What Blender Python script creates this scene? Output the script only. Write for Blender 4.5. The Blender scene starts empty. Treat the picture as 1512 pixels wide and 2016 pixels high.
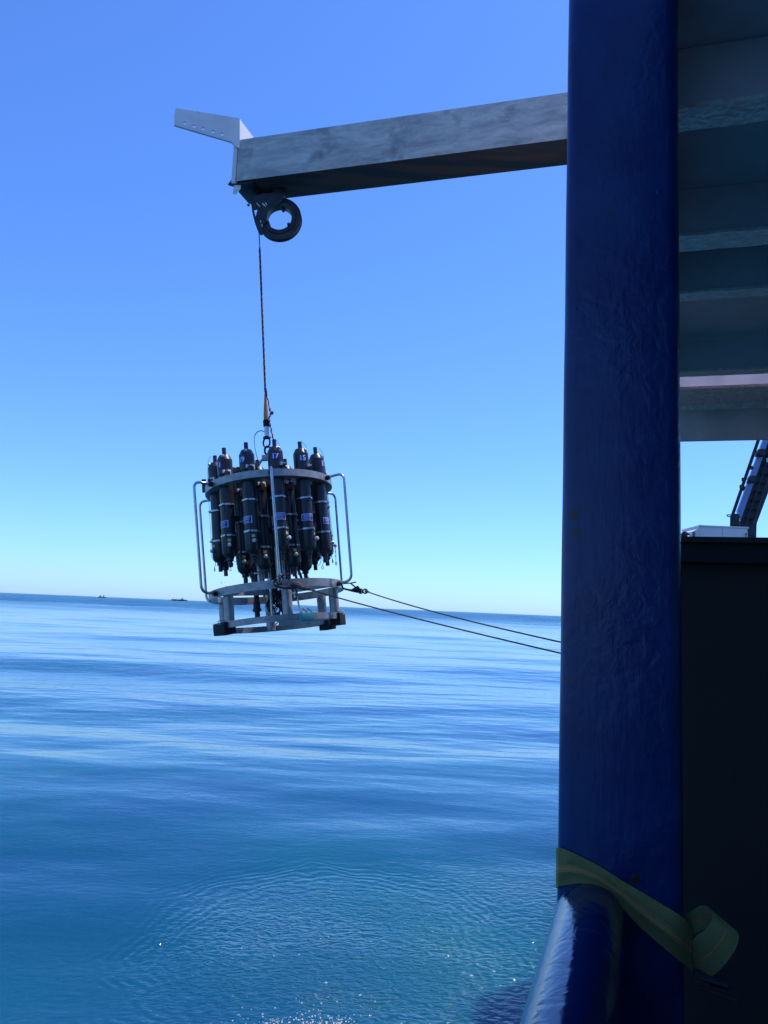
import bpy, bmesh, math, random
import numpy as np
from mathutils import Vector, Matrix, Quaternion
from mathutils.geometry import tessellate_polygon

R = math.radians
random.seed(7)
scene = bpy.context.scene
COL = scene.collection

# ------------------------------------------------------------------ camera
EYE = 4.6                       # metres above the sea
FPX, CX, CY = 1515.0, 756.0, 1008.0
PITCH, ROLL = R(7.15), R(2.4)
right0 = Vector((1, 0, 0)); fwd = Vector((0, math.cos(PITCH), math.sin(PITCH)))
up0 = Vector((0, -math.sin(PITCH), math.cos(PITCH)))
CR = right0 * math.cos(ROLL) + up0 * math.sin(ROLL)
CU = -right0 * math.sin(ROLL) + up0 * math.cos(ROLL)
CAM = Vector((0, 0, EYE))
cd = bpy.data.cameras.new('camera'); cam = bpy.data.objects.new('camera', cd); COL.objects.link(cam)
cam.matrix_world = Matrix((
    (CR.x, CU.x, -fwd.x, 0), (CR.y, CU.y, -fwd.y, 0), (CR.z, CU.z, -fwd.z, EYE), (0, 0, 0, 1)))
cd.sensor_fit = 'VERTICAL'; cd.sensor_height = 24; cd.lens = FPX / 2016 * 24
cd.clip_start = 0.05; cd.clip_end = 80000
scene.camera = cam

# ------------------------------------------------------------------ light
SUN_EL, SUN_AZ = R(66), R(58)         # azimuth to the right of straight ahead (+Y)
world = bpy.data.worlds.new("World"); scene.world = world; world.use_nodes = True
wn = world.node_tree; wn.nodes.clear()
sky = wn.nodes.new('ShaderNodeTexSky'); sky.sky_type = 'NISHITA'; sky.sun_disc = False
sky.sun_elevation = SUN_EL; sky.sun_rotation = SUN_AZ
sky.altitude = 0; sky.air_density = 1.0; sky.dust_density = 0.35; sky.ozone_density = 3.0
tint = wn.nodes.new('ShaderNodeMix'); tint.data_type = 'RGBA'; tint.blend_type = 'MULTIPLY'   # the camera's cool white balance
tint.inputs[0].default_value = 1.0; tint.inputs[7].default_value = (0.55, 0.88, 1.50, 1)
bg = wn.nodes.new('ShaderNodeBackground'); bg.inputs['Strength'].default_value = 0.15
wo = wn.nodes.new('ShaderNodeOutputWorld')
wn.links.new(sky.outputs[0], tint.inputs[6]); wn.links.new(tint.outputs[2], bg.inputs['Color']); wn.links.new(bg.outputs[0], wo.inputs['Surface'])
sd = bpy.data.lights.new('sun', 'SUN'); sun = bpy.data.objects.new('sun', sd); COL.objects.link(sun)
sd.energy = 4.0; sd.angle = R(0.5); sd.color = (1.0, 0.95, 0.88)
sdir = Vector((math.cos(SUN_EL) * math.sin(SUN_AZ), math.cos(SUN_EL) * math.cos(SUN_AZ), math.sin(SUN_EL)))
sun.rotation_euler = sdir.to_track_quat('Z', 'Y').to_euler()
sun.location = sdir * 50
scene.view_settings.view_transform = 'Standard'; scene.view_settings.look = 'None'
scene.view_settings.exposure = 0.1; scene.view_settings.gamma = 1.0
scene.view_settings.use_curve_mapping = False
scene.cycles.max_bounces = 6
scene.cycles.caustics_reflective = False

# ------------------------------------------------------------------ coordinates
YAW = R(16.5)                         # the ship's fore-and-aft line, right of straight ahead
U = Vector((math.sin(YAW), math.cos(YAW), 0)); V = Vector((math.cos(YAW), -math.sin(YAW), 0)); Z = Vector((0, 0, 1))

def ray(px, py):
    return (fwd * FPX + CR * (px - CX) - CU * (py - CY))
def P(px, py, y):                     # the point of the place seen there, y metres ahead
    d = ray(px, py); return CAM + d * (y / d.y)
def PU(px, py, u):                    # ... on the athwartships plane at u metres along the ship
    d = ray(px, py); return CAM + d * (u / d.dot(U))
def PV(px, py, v):
    d = ray(px, py); return CAM + d * (v / d.dot(V))
def S(u, v, z):                       # ship coordinates, z relative to eye height
    return CAM + U * u + V * v + Z * z
def u_on(px, py, z):
    d = ray(px, py); t = z / d.z; return (d * t).dot(U)

# ------------------------------------------------------------------ mesh helpers
def finish(name, bm, mats, parent=None, angle=35, smooth=True, world_parent=True):
    bmesh.ops.recalc_face_normals(bm, faces=bm.faces)
    me = bpy.data.meshes.new(name); bm.to_mesh(me); bm.free()
    if not isinstance(mats, (list, tuple)): mats = [mats]
    for m in mats: me.materials.append(m)
    if smooth:
        me.polygons.foreach_set('use_smooth', [True] * len(me.polygons))
        me.set_sharp_from_angle(angle=R(angle))
    o = bpy.data.objects.new(name, me); COL.objects.link(o)
    if parent is not None:
        o.parent = parent
        if world_parent: o.matrix_parent_inverse = wm(parent).inverted()
    return o
def islands(bm):
    seen = set(); out = []
    for f in bm.faces:
        if f in seen: continue
        st_ = [f]; seen.add(f); grp = []
        while st_:
            g = st_.pop(); grp.append(g)
            for v in g.verts:
                for h in v.link_faces:
                    if h not in seen: seen.add(h); st_.append(h)
        out.append(grp)
    return out
def split_bm(bm):
    bm.faces.ensure_lookup_table(); res = []
    for grp in islands(bm):
        nb = bmesh.new(); mp = {}
        for f in grp:
            for v in f.verts:
                if v not in mp: mp[v] = nb.verts.new(v.co)
            nf = nb.faces.new([mp[v] for v in f.verts]); nf.material_index = f.material_index
        res.append(nb)
    bm.free(); return res
def wm(o):
    m = o.matrix_basis.copy()
    if o.parent: m = wm(o.parent) @ o.matrix_parent_inverse @ m
    return m
def empty(name, loc, rot=None):
    o = bpy.data.objects.new(name, None); COL.objects.link(o); o.empty_display_size = 0.1
    o.matrix_basis = Matrix.Translation(loc) @ (rot.to_4x4() if rot else Matrix())
    return o
def tag(o, label=None, cat=None, group=None, kind=None):
    if label: o['label'] = label
    if cat: o['category'] = cat
    if group: o['group'] = group
    if kind: o['kind'] = kind
    return o

def box(bm, c, ax, ay, az, bev=0.0, mi=0):
    """box with centre c and half-extent vectors"""
    vs = [bm.verts.new(c + ax * i + ay * j + az * k) for i in (-1, 1) for j in (-1, 1) for k in (-1, 1)]
    fs = [bm.faces.new([vs[i] for i in f]) for f in ((0,1,3,2),(4,6,7,5),(0,4,5,1),(2,3,7,6),(0,2,6,4),(1,5,7,3))]
    for f in fs: f.material_index = mi
    if bev > 0:
        es = list({e for f in fs for e in f.edges})
        bmesh.ops.bevel(bm, geom=es, offset=bev, segments=2, affect='EDGES', profile=0.7)
def lbox(bm, c, s, bev=0.0, mi=0):
    box(bm, Vector(c), Vector((s[0]/2,0,0)), Vector((0,s[1]/2,0)), Vector((0,0,s[2]/2)), bev, mi)
def fillet(pts, r, n=5, closed=False):
    pts = [Vector(p) for p in pts]; out = []
    N = len(pts)
    for i, p in enumerate(pts):
        if not closed and (i == 0 or i == N - 1): out.append(p); continue
        a, b = pts[i-1], pts[(i+1) % N]
        da, db = (a - p), (b - p)
        rr = min(r, da.length * .45, db.length * .45)
        a1, b1 = p + da.normalized() * rr, p + db.normalized() * rr
        for k in range(n + 1):
            t = k / n
            out.append(a1 * (1-t)**2 + p * 2*t*(1-t) + b1 * t*t)
    return out
def catmull(pts, n=6):
    pts = [Vector(p) for p in pts]; q = [pts[0]*2 - pts[1]] + pts + [pts[-1]*2 - pts[-2]]; out = []
    for i in range(1, len(q) - 2):
        for k in range(n):
            t = k / n; a, b, c, d = q[i-1], q[i], q[i+1], q[i+2]
            out.append(0.5 * ((2*b) + (c-a)*t + (2*a-5*b+4*c-d)*t*t + (3*b-a-3*c+d)*t**3))
    out.append(pts[-1]); return out
def tube(bm, pts, r, seg=8, closed=False, mi=0, rfun=None):
    pts = [Vector(p) for p in pts]; N = len(pts); rings = []
    t0 = (pts[1] - pts[0]).normalized()
    nrm = t0.orthogonal().normalized()
    prev = t0
    for i, p in enumerate(pts):
        if closed: t = (pts[(i+1) % N] - pts[i-1]).normalized()
        else: t = (pts[min(i+1, N-1)] - pts[max(i-1, 0)]).normalized()
        q = prev.rotation_difference(t); nrm = q @ nrm; prev = t
        nrm = (nrm - t * nrm.dot(t)).normalized(); bn = t.cross(nrm)
        rr = rfun(i / max(1, N-1)) * r if rfun else r
        rings.append([bm.verts.new(p + (nrm * math.cos(2*math.pi*k/seg) + bn * math.sin(2*math.pi*k/seg)) * rr) for k in range(seg)])
    M = N if closed else N - 1
    for i in range(M):
        a, b = rings[i], rings[(i+1) % N]
        if closed and i == N - 1:      # best twist match
            off = min(range(seg), key=lambda s: (a[0].co - b[s].co).length); b = b[off:] + b[:off]
        for k in range(seg):
            f = bm.faces.new((a[k], a[(k+1) % seg], b[(k+1) % seg], b[k])); f.material_index = mi
    if not closed:
        f = bm.faces.new(list(reversed(rings[0]))); f.material_index = mi
        f = bm.faces.new(rings[-1]); f.material_index = mi
def lathe(bm, prof, c=Vector((0,0,0)), az=Vector((0,0,1)), seg=24, closed=False, mi=0):
    """profile of (radius, height) about the axis az through c"""
    c = Vector(c); az = Vector(az).normalized(); ax = az.orthogonal().normalized(); ay = az.cross(ax)
    rings = []
    for r, h in prof:
        if r < 1e-6: rings.append([bm.verts.new(c + az * h)])
        else: rings.append([bm.verts.new(c + az*h + (ax*math.cos(2*math.pi*k/seg) + ay*math.sin(2*math.pi*k/seg))*r) for k in range(seg)])
    M = len(prof) if closed else len(prof) - 1
    for i in range(M):
        a, b = rings[i], rings[(i+1) % len(prof)]
        for k in range(seg):
            k2 = (k+1) % seg
            if len(a) == 1 and len(b) == 1: continue
            if len(a) == 1: f = bm.faces.new((a[0], b[k2], b[k]))
            elif len(b) == 1: f = bm.faces.new((a[k], a[k2], b[0]))
            else: f = bm.faces.new((a[k], a[k2], b[k2], b[k]))
            f.material_index = mi
    if not closed:
        for rr, rev in ((rings[0], True), (rings[-1], False)):
            if len(rr) > 1:
                f = bm.faces.new(list(reversed(rr)) if rev else rr); f.material_index = mi
def plate(bm, outer, holes, n, th, mi=0):
    """flat plate from 3D outline and holes, thickness th along n, starting at the outline"""
    loops = [[Vector(p) for p in outer]] + [[Vector(p) for p in h] for h in holes]
    flat = [p for l in loops for p in l]
    tris = tessellate_polygon(loops)
    n = Vector(n).normalized()
    A = [bm.verts.new(p) for p in flat]; B = [bm.verts.new(p + n * th) for p in flat]
    for t in tris:
        f = bm.faces.new([A[i] for i in t]); f.material_index = mi
        f = bm.faces.new([B[i] for i in reversed(t)]); f.material_index = mi
    s = 0
    for l in loops:
        k = len(l)
        for i in range(k):
            j = (i+1) % k
            f = bm.faces.new((A[s+i], A[s+j], B[s+j], B[s+i])); f.material_index = mi
        s += k
def circle3(c, ax, ay, r, n=14):
    return [c + ax * (r * math.cos(2*math.pi*k/n)) + ay * (r * math.sin(2*math.pi*k/n)) for k in range(n)]

# ------------------------------------------------------------------ materials
def mat(name, col, rough=0.5, metal=0.0, spec=0.5, col2=None, nscale=8.0, lo=0.4, hi=0.6, detail=6.0, stretch=(1,1,1),
        bump=0.0, bscale=30.0, bstretch=(1,1,1), bdist=0.01, rough2=None, col3=None, n3=3.0, lo3=0.6, hi3=0.7, coat=0.0, coord='Object', distort=0.0):
    m = bpy.data.materials.new(name); m.use_nodes = True; nt = m.node_tree; N = nt.nodes; L = nt.links
    b = N['Principled BSDF']
    b.inputs['Base Color'].default_value = (*col, 1); b.inputs['Roughness'].default_value = rough
    b.inputs['Metallic'].default_value = metal; b.inputs['Specular IOR Level'].default_value = spec
    b.inputs['Coat Weight'].default_value = coat; b.inputs['Coat Roughness'].default_value = 0.08
    tc = N.new('ShaderNodeTexCoord')
    def noise(scale, det, st, dis=0.0):
        mp = N.new('ShaderNodeMapping'); mp.inputs['Scale'].default_value = st
        L.new(tc.outputs[coord], mp.inputs['Vector'])
        n = N.new('ShaderNodeTexNoise'); n.inputs['Scale'].default_value = scale; n.inputs['Detail'].default_value = det; n.inputs['Roughness'].default_value = 0.5 if det < 10 else 0.72
        n.inputs['Distortion'].default_value = dis
        L.new(mp.outputs[0], n.inputs['Vector']); return n.outputs['Fac']
    def ramp(fac, lo, hi):
        r = N.new('ShaderNodeMapRange'); r.inputs['From Min'].default_value = lo; r.inputs['From Max'].default_value = hi
        L.new(fac, r.inputs['Value']); return r.outputs[0]
    cur = None
    if col2:
        f = ramp(noise(nscale, detail, stretch, distort), lo, hi)
        mx = N.new('ShaderNodeMix'); mx.data_type = 'RGBA'
        mx.inputs[6].default_value = (*col, 1); mx.inputs[7].default_value = (*col2, 1)
        L.new(f, mx.inputs[0]); cur = mx.outputs[2]
        if rough2 is not None:
            mr = N.new('ShaderNodeMapRange'); mr.inputs['To Min'].default_value = rough; mr.inputs['To Max'].default_value = rough2
            L.new(f, mr.inputs['Value']); L.new(mr.outputs[0], b.inputs['Roughness'])
    if col3:
        f3 = ramp(noise(n3, 8, (1,1,1)), lo3, hi3)
        mx = N.new('ShaderNodeMix'); mx.data_type = 'RGBA'
        if cur: L.new(cur, mx.inputs[6])
        else: mx.inputs[6].default_value = (*col, 1)
        mx.inputs[7].default_value = (*col3, 1); L.new(f3, mx.inputs[0]); cur = mx.outputs[2]
    if cur: L.new(cur, b.inputs['Base Color'])
    if bump:
        bp = N.new('ShaderNodeBump'); bp.inputs['Strength'].default_value = bump; bp.inputs['Distance'].default_value = bdist
        L.new(noise(bscale, 5, bstretch, distort), bp.inputs['Height']); L.new(bp.outputs[0], b.inputs['Normal'])
    return m

M = {}
M['blue_paint'] = mat('blue_paint', (0.0, 0.016, 0.10), 0.3, spec=0.4, col2=(0.001, 0.028, 0.13), nscale=5, bump=0.6, bscale=26, bstretch=(1,1,0.8), bdist=0.006,
                      col3=(0.012,0.014,0.012), n3=3.2, lo3=0.69, hi3=0.73, distort=0.5)
M['rail_paint'] = mat('rail_paint', (0.0, 0.014, 0.085), 0.12, spec=0.9, coat=0.25, bump=0.5, bscale=15, bstretch=(1,1,1), bdist=0.006, distort=1.2)
M['beam_side'] = mat('beam_side', (0.36,0.325,0.29), 0.5, 0.0, col2=(0.64,0.57,0.48), nscale=5.0, lo=0.38, hi=0.62, detail=12, stretch=(0.6,0.8,2.2), distort=0.4,
                     bump=0.25, bscale=25, bdist=0.003, col3=(0.17,0.15,0.14), n3=4.2, lo3=0.57, hi3=0.75)
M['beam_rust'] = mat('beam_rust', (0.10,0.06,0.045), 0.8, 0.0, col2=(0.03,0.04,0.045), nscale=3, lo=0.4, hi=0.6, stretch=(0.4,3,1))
M['grey_plate'] = mat('grey_plate', (0.74,0.70,0.66), 0.5, col2=(0.66,0.63,0.60), nscale=6, col3=(0.2,0.15,0.08), n3=9, lo3=0.72, hi3=0.76)
M['alu'] = mat('alu', (0.44,0.40,0.36), 0.42, 0.5, col2=(0.28,0.26,0.24), nscale=22, lo=0.4, hi=0.7, bump=0.1, bscale=120, col3=(0.10,0.09,0.06), n3=9, lo3=0.64, hi3=0.72)
M['alu_back'] = mat('alu_back', (0.50,0.45,0.40), 0.55, 0.2, col2=(0.36,0.33,0.30), nscale=18)
M['steel'] = mat('steel', (0.6,0.58,0.55), 0.3, 0.9, col2=(0.45,0.44,0.42), nscale=12)
M['steel_band'] = mat('steel_band', (0.52,0.50,0.48), 0.3, 0.8)
M['pvc'] = mat('pvc', (0.020,0.021,0.024), 0.33, col2=(0.034,0.034,0.036), nscale=14, lo=0.45, hi=0.65, rough2=0.45)
M['black_rubber'] = mat('black_rubber', (0.008,0.008,0.010), 0.7)
M['black_plastic'] = mat('black_plastic', (0.012,0.012,0.014), 0.4)
M['white_plastic'] = mat('white_plastic', (0.75,0.73,0.70), 0.35)
M['sticker_blue'] = mat('sticker_blue', (0.015,0.035,0.35), 0.4)
M['sticker_white'] = mat('sticker_white', (0.75,0.77,0.85), 0.4)
M['sticker_yellow'] = mat('sticker_yellow', (0.65,0.60,0.18), 0.5)
M['teal'] = mat('teal', (0.06,0.33,0.36), 0.55, col2=(0.09,0.40,0.42), nscale=20)
M['orange'] = mat('orange', (0.62,0.2,0.05), 0.5, col2=(0.68,0.25,0.07), nscale=30)
M['rust_iron'] = mat('rust_iron', (0.09,0.055,0.04), 0.65, 0.3, col2=(0.03,0.022,0.02), nscale=60)
M['dark_rope'] = mat('dark_rope', (0.025,0.018,0.022), 0.8)
M['red_rope'] = mat('red_rope', (0.28,0.14,0.10), 0.8)
M['tag_rope'] = mat('tag_rope', (0.10,0.055,0.04), 0.8, col2=(0.05,0.03,0.03), nscale=60)
M['pale_rope'] = mat('pale_rope', (0.45,0.38,0.40), 0.8)
M['sheave'] = mat('sheave', (0.012,0.012,0.014), 0.45, 0.2, col2=(0.028,0.028,0.03), nscale=14, bump=0.2, bscale=60, bdist=0.002)
M['chalk'] = mat('chalk', (0.6,0.6,0.55), 0.8)
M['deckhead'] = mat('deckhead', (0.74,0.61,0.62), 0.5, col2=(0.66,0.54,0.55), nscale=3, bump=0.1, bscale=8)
M['flange'] = mat('flange', (0.95,0.82,0.76), 0.25, spec=0.9, col2=(0.75,0.64,0.58), nscale=30, lo=0.4, hi=0.6, bump=1.0, bscale=42, bdist=0.012)  # paler than the deckhead: light from the sea put into the colour
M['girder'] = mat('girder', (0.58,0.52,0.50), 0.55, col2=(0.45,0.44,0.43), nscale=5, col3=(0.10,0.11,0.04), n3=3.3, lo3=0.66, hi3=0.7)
M['dark_wall'] = mat('dark_wall', (0.035,0.028,0.024), 0.7, col2=(0.026,0.022,0.02), nscale=2)  # the housing's deep shade is put into this near-black colour
M['cream_wall'] = mat('cream_wall', (0.62,0.60,0.55), 0.6, col2=(0.55,0.52,0.47), nscale=2)
M['dark_cap'] = mat('dark_cap', (0.012,0.012,0.014), 0.7)
M['deck_paint'] = mat('deck_paint', (0.28,0.26,0.23), 0.8, col2=(0.22,0.2,0.18), nscale=4)
M['crane_dark'] = mat('crane_dark', (0.022,0.024,0.03), 0.6, col2=(0.035,0.038,0.045), nscale=2)
M['crane_blue'] = mat('crane_blue', (0.22,0.30,0.52), 0.4)
M['crane_brown'] = mat('crane_brown', (0.10,0.06,0.04), 0.7, col2=(0.05,0.04,0.04), nscale=6)
M['white_paint'] = mat('white_paint', (0.88,0.84,0.78), 0.45, col2=(0.82,0.78,0.73), nscale=3)
M['hull_dark'] = mat('hull_dark', (0.02,0.025,0.035), 0.6)
M['hull_red'] = mat('hull_red', (0.12,0.03,0.02), 0.6)
M['ship_white'] = mat('ship_white', (0.45,0.45,0.45), 0.6)

def patchy_bump(m, scale, lo, hi):
    nt = m.node_tree; N = nt.nodes; L = nt.links
    bp = [n for n in N if n.type == 'BUMP'][0]; tc = [n for n in N if n.type == 'TEX_COORD'][0]; h0 = bp.inputs['Height'].links[0].from_socket
    n = N.new('ShaderNodeTexNoise'); n.inputs['Scale'].default_value = scale; n.inputs['Detail'].default_value = 4; L.new(tc.outputs['Object'], n.inputs['Vector'])
    r = N.new('ShaderNodeMapRange'); r.inputs['From Min'].default_value = lo; r.inputs['From Max'].default_value = hi; r.inputs['To Min'].default_value = 0.12; L.new(n.outputs['Fac'], r.inputs['Value'])
    mu = N.new('ShaderNodeMath'); mu.operation = 'MULTIPLY'; L.new(h0, mu.inputs[0]); L.new(r.outputs[0], mu.inputs[1])
    # brush strokes and small drips
    mp = N.new('ShaderNodeMapping'); mp.inputs['Scale'].default_value = (3, 3, 0.5); L.new(tc.outputs['Object'], mp.inputs['Vector'])
    n2 = N.new('ShaderNodeTexNoise'); n2.inputs['Scale'].default_value = 26; n2.inputs['Detail'].default_value = 6; L.new(mp.outputs[0], n2.inputs['Vector'])
    m2 = N.new('ShaderNodeMath'); m2.operation = 'MULTIPLY_ADD'; m2.inputs[1].default_value = 0.16; L.new(n2.outputs['Fac'], m2.inputs[0]); L.new(mu.outputs[0], m2.inputs[2])
    n3 = N.new('ShaderNodeTexVoronoi'); n3.inputs['Scale'].default_value = 5.0; L.new(tc.outputs['Object'], n3.inputs['Vector'])
    r3 = N.new('ShaderNodeMapRange'); r3.inputs['From Min'].default_value = 0.0; r3.inputs['From Max'].default_value = 0.05; r3.inputs['To Min'].default_value = 0.5; r3.inputs['To Max'].default_value = 0; L.new(n3.outputs['Distance'], r3.inputs['Value'])
    m3 = N.new('ShaderNodeMath'); m3.operation = 'ADD'; L.new(m2.outputs[0], m3.inputs[0]); L.new(r3.outputs[0], m3.inputs[1])
    L.new(m3.outputs[0], bp.inputs['Height'])
patchy_bump(M['blue_paint'], 2.2, 0.38, 0.6)
def stains(m, spots):                       # rusty chips with shapes of their own: (point, radius)
    nt = m.node_tree; N = nt.nodes; L = nt.links; b = N['Principled BSDF']
    geo = N.new('ShaderNodeNewGeometry'); n = N.new('ShaderNodeTexNoise'); n.inputs['Scale'].default_value = 45; n.inputs['Detail'].default_value = 6
    L.new(geo.outputs['Position'], n.inputs['Vector']); cur = b.inputs['Base Color'].links[0].from_socket
    for p, r in spots:
        v = N.new('ShaderNodeVectorMath'); v.operation = 'DISTANCE'; v.inputs[1].default_value = p; L.new(geo.outputs['Position'], v.inputs[0])
        a = N.new('ShaderNodeMath'); a.operation = 'MULTIPLY_ADD'; a.inputs[1].default_value = 0.06; L.new(n.outputs['Fac'], a.inputs[0]); L.new(v.outputs['Value'], a.inputs[2])
        mr = N.new('ShaderNodeMapRange'); mr.inputs['From Min'].default_value = r + .022; mr.inputs['From Max'].default_value = r + .034; mr.inputs['To Min'].default_value = .85; mr.inputs['To Max'].default_value = 0; L.new(a.outputs[0], mr.inputs['Value'])
        mx = N.new('ShaderNodeMix'); mx.data_type = 'RGBA'; L.new(mr.outputs[0], mx.inputs[0]); L.new(cur, mx.inputs[6]); mx.inputs[7].default_value = (0.035,0.022,0.008,1); cur = mx.outputs[2]
    L.new(cur, b.inputs['Base Color'])
stains(M['blue_paint'], [(PU(1130,1014,2.12), .012), (PU(1133,1052,2.12), .014), (PU(1128,1095,2.12), .004), (PU(1252,1728,2.12), .016), (PU(1118,1340,2.12), .006), (PU(1338,900,2.13), .005), (PU(1200,420,2.12), .003)])

# webbing: woven green with an orange thread
def webbing():
    m = bpy.data.materials.new('webbing'); m.use_nodes = True; nt = m.node_tree; N = nt.nodes; L = nt.links
    b = N['Principled BSDF']; b.inputs['Roughness'].default_value = 0.85
    uv = N.new('ShaderNodeUVMap'); uv.uv_map = 'UVMap'
    sx = N.new('ShaderNodeSeparateXYZ'); L.new(uv.outputs[0], sx.inputs[0])
    sub = N.new('ShaderNodeMath'); sub.operation = 'SUBTRACT'; L.new(sx.outputs['Y'], sub.inputs[0]); sub.inputs[1].default_value = 0.52
    ab = N.new('ShaderNodeMath'); ab.operation = 'ABSOLUTE'; L.new(sub.outputs[0], ab.inputs[0])
    lt = N.new('ShaderNodeMath'); lt.operation = 'LESS_THAN'; L.new(ab.outputs[0], lt.inputs[0]); lt.inputs[1].default_value = 0.022
    nz = N.new('ShaderNodeTexNoise'); nz.inputs['Scale'].default_value = 6
    rp = N.new('ShaderNodeMix'); rp.data_type = 'RGBA'; rp.inputs[6].default_value = (0.25,0.26,0.08,1); rp.inputs[7].default_value = (0.36,0.34,0.12,1)
    L.new(nz.outputs['Fac'], rp.inputs[0])
    mx = N.new('ShaderNodeMix'); mx.data_type = 'RGBA'; L.new(lt.outputs[0], mx.inputs[0]); L.new(rp.outputs[2], mx.inputs[6]); mx.inputs[7].default_value = (0.9,0.25,0.08,1)
    L.new(mx.outputs[2], b.inputs['Base Color'])
    def wave(axis, sc):
        mu = N.new('ShaderNodeMath'); mu.operation = 'MULTIPLY'; L.new(sx.outputs[axis], mu.inputs[0]); mu.inputs[1].default_value = sc
        sn = N.new('ShaderNodeMath'); sn.operation = 'SINE'; L.new(mu.outputs[0], sn.inputs[0]); return sn.outputs[0]
    pr = N.new('ShaderNodeMath'); pr.operation = 'MULTIPLY'; L.new(wave('X', 420.0), pr.inputs[0]); L.new(wave('Y', 130.0), pr.inputs[1])
    bp = N.new('ShaderNodeBump'); bp.inputs['Strength'].default_value = 0.7; bp.inputs['Distance'].default_value = 0.002
    L.new(pr.outputs[0], bp.inputs['Height']); L.new(bp.outputs[0], b.inputs['Normal'])
    return m
M['webbing'] = webbing()

# ------------------------------------------------------------------ the sea
_d = ray(650, 1850); _p = _d * (-EYE / _d.z); RIP = (_p.x, _p.y)
_d = ray(1070, 1860); _p = _d * (-EYE / _d.z); RIP2 = (_p.x, _p.y)    # centre of the ripple patch under the boom
def sea_material():
    m = bpy.data.materials.new('sea_water'); m.use_nodes = True; nt = m.node_tree; N = nt.nodes; L = nt.links
    b = N['Principled BSDF']
    b.inputs['IOR'].default_value = 1.38; b.inputs['Roughness'].default_value = 0.04
    b.inputs['Subsurface Weight'].default_value = 0.85; b.inputs['Subsurface Radius'].default_value = (0.4, 1.0, 1.2); b.inputs['Subsurface Scale'].default_value = 3.5
    geo = N.new('ShaderNodeNewGeometry')
    def M2(op, a, c=None):
        n = N.new('ShaderNodeMath'); n.operation = op
        for i, x in enumerate((a, c)):
            if x is None: continue
            if isinstance(x, (int, float)): n.inputs[i].default_value = x
            else: L.new(x, n.inputs[i])
        return n.outputs[0]
    def noise(scale, det, st=(1,1,1), rot=0.0, rough=0.5, dis=0.0):
        mp = N.new('ShaderNodeMapping'); mp.inputs['Scale'].default_value = st; mp.inputs['Rotation'].default_value = (0,0,rot)
        L.new(geo.outputs['Position'], mp.inputs['Vector'])
        n = N.new('ShaderNodeTexNoise'); n.inputs['Scale'].default_value = scale; n.inputs['Detail'].default_value = det
        n.inputs['Roughness'].default_value = rough; n.inputs['Distortion'].default_value = dis
        L.new(mp.outputs[0], n.inputs['Vector']); return n.outputs['Fac']
    # body colour: teal patches where the water is churned, deep blue elsewhere
    f = noise(0.12, 3)
    mr = N.new('ShaderNodeMapRange'); mr.inputs['From Min'].default_value = 0.35; mr.inputs['From Max'].default_value = 0.65; L.new(f, mr.inputs['Value'])
    mx = N.new('ShaderNodeMix'); mx.data_type = 'RGBA'; mx.inputs[6].default_value = (0.004,0.066,0.150,1); mx.inputs[7].default_value = (0.0,0.098,0.140,1)
    L.new(mr.outputs[0], mx.inputs[0]); L.new(mx.outputs[2], b.inputs['Base Color'])
    # distance from the ripple centre
    sx = N.new('ShaderNodeSeparateXYZ'); L.new(geo.outputs['Position'], sx.inputs[0])
    def dist(cx, cy):
        dx = M2('SUBTRACT', sx.outputs['X'], cx); dy = M2('SUBTRACT', sx.outputs['Y'], cy)
        return M2('SQRT', M2('ADD', M2('MULTIPLY', dx, dx), M2('MULTIPLY', dy, dy)))
    def fade(d, near, far):
        r = N.new('ShaderNodeMapRange'); r.interpolation_type = 'SMOOTHSTEP'
        r.inputs['From Min'].default_value = near; r.inputs['From Max'].default_value = far
        r.inputs['To Min'].default_value = 1; r.inputs['To Max'].default_value = 0
        L.new(d, r.inputs['Value']); return r.outputs[0]
    d0 = dist(*RIP)
    wob = M2('MULTIPLY', noise(1.1, 2), 0.8)
    ring = M2('SINE', M2('MULTIPLY', M2('ADD', d0, wob), 34.0))
    ring2 = M2('SINE', M2('MULTIPLY', M2('ADD', dist(*RIP2), M2('MULTIPLY', noise(1.6, 3), 1.4)), 27.0))
    patch = fade(d0, 1.0, 3.2)
    patch2 = fade(dist(*RIP2), 1.6, 4.4)
    inner = noise(6.5, 2, (1,1.9,1), 0.15, 0.45, 0.9)
    near = M2('MULTIPLY', fade(d0, 4.0, 14.0), noise(5.0, 3, (1,2.2,1), 0.2))
    h = M2('MULTIPLY', M2('MULTIPLY', inner, patch), 0.085)
    h = M2('ADD', h, M2('MULTIPLY', M2('MULTIPLY', ring, M2('MULTIPLY', fade(d0, 2.0, 3.9), fade(d0, 2.4, 1.0))), 0.0048))
    h = M2('ADD', h, M2('MULTIPLY', M2('MULTIPLY', ring2, patch2), 0.0028))
    h = M2('ADD', h, M2('MULTIPLY', M2('MULTIPLY', noise(8.0, 3, (1,2.0,1), -0.5), patch2), 0.03))
    h = M2('ADD', h, M2('MULTIPLY', near, 0.008))
    # wind ripples everywhere, long along the horizon
    h = M2('ADD', h, M2('MULTIPLY', noise(1.1, 3, (0.45,1.0,1), 0.12, 0.5), 0.03))
    h = M2('ADD', h, M2('MULTIPLY', noise(0.22, 3, (0.5,1.0,1), -0.1, 0.5), 0.22))
    h = M2('ADD', h, M2('MULTIPLY', noise(3.2, 3, (0.6,1.0,1), 0.3, 0.55), M2('ADD', 0.006, M2('MULTIPLY', M2('SUBTRACT', 1.0, fade(dist(0, 0), 14, 60)), 0.014))))
    ro_ = N.new('ShaderNodeMapRange'); ro_.interpolation_type = 'SMOOTHSTEP'; ro_.inputs['From Min'].default_value = 60; ro_.inputs['From Max'].default_value = 700
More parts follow.
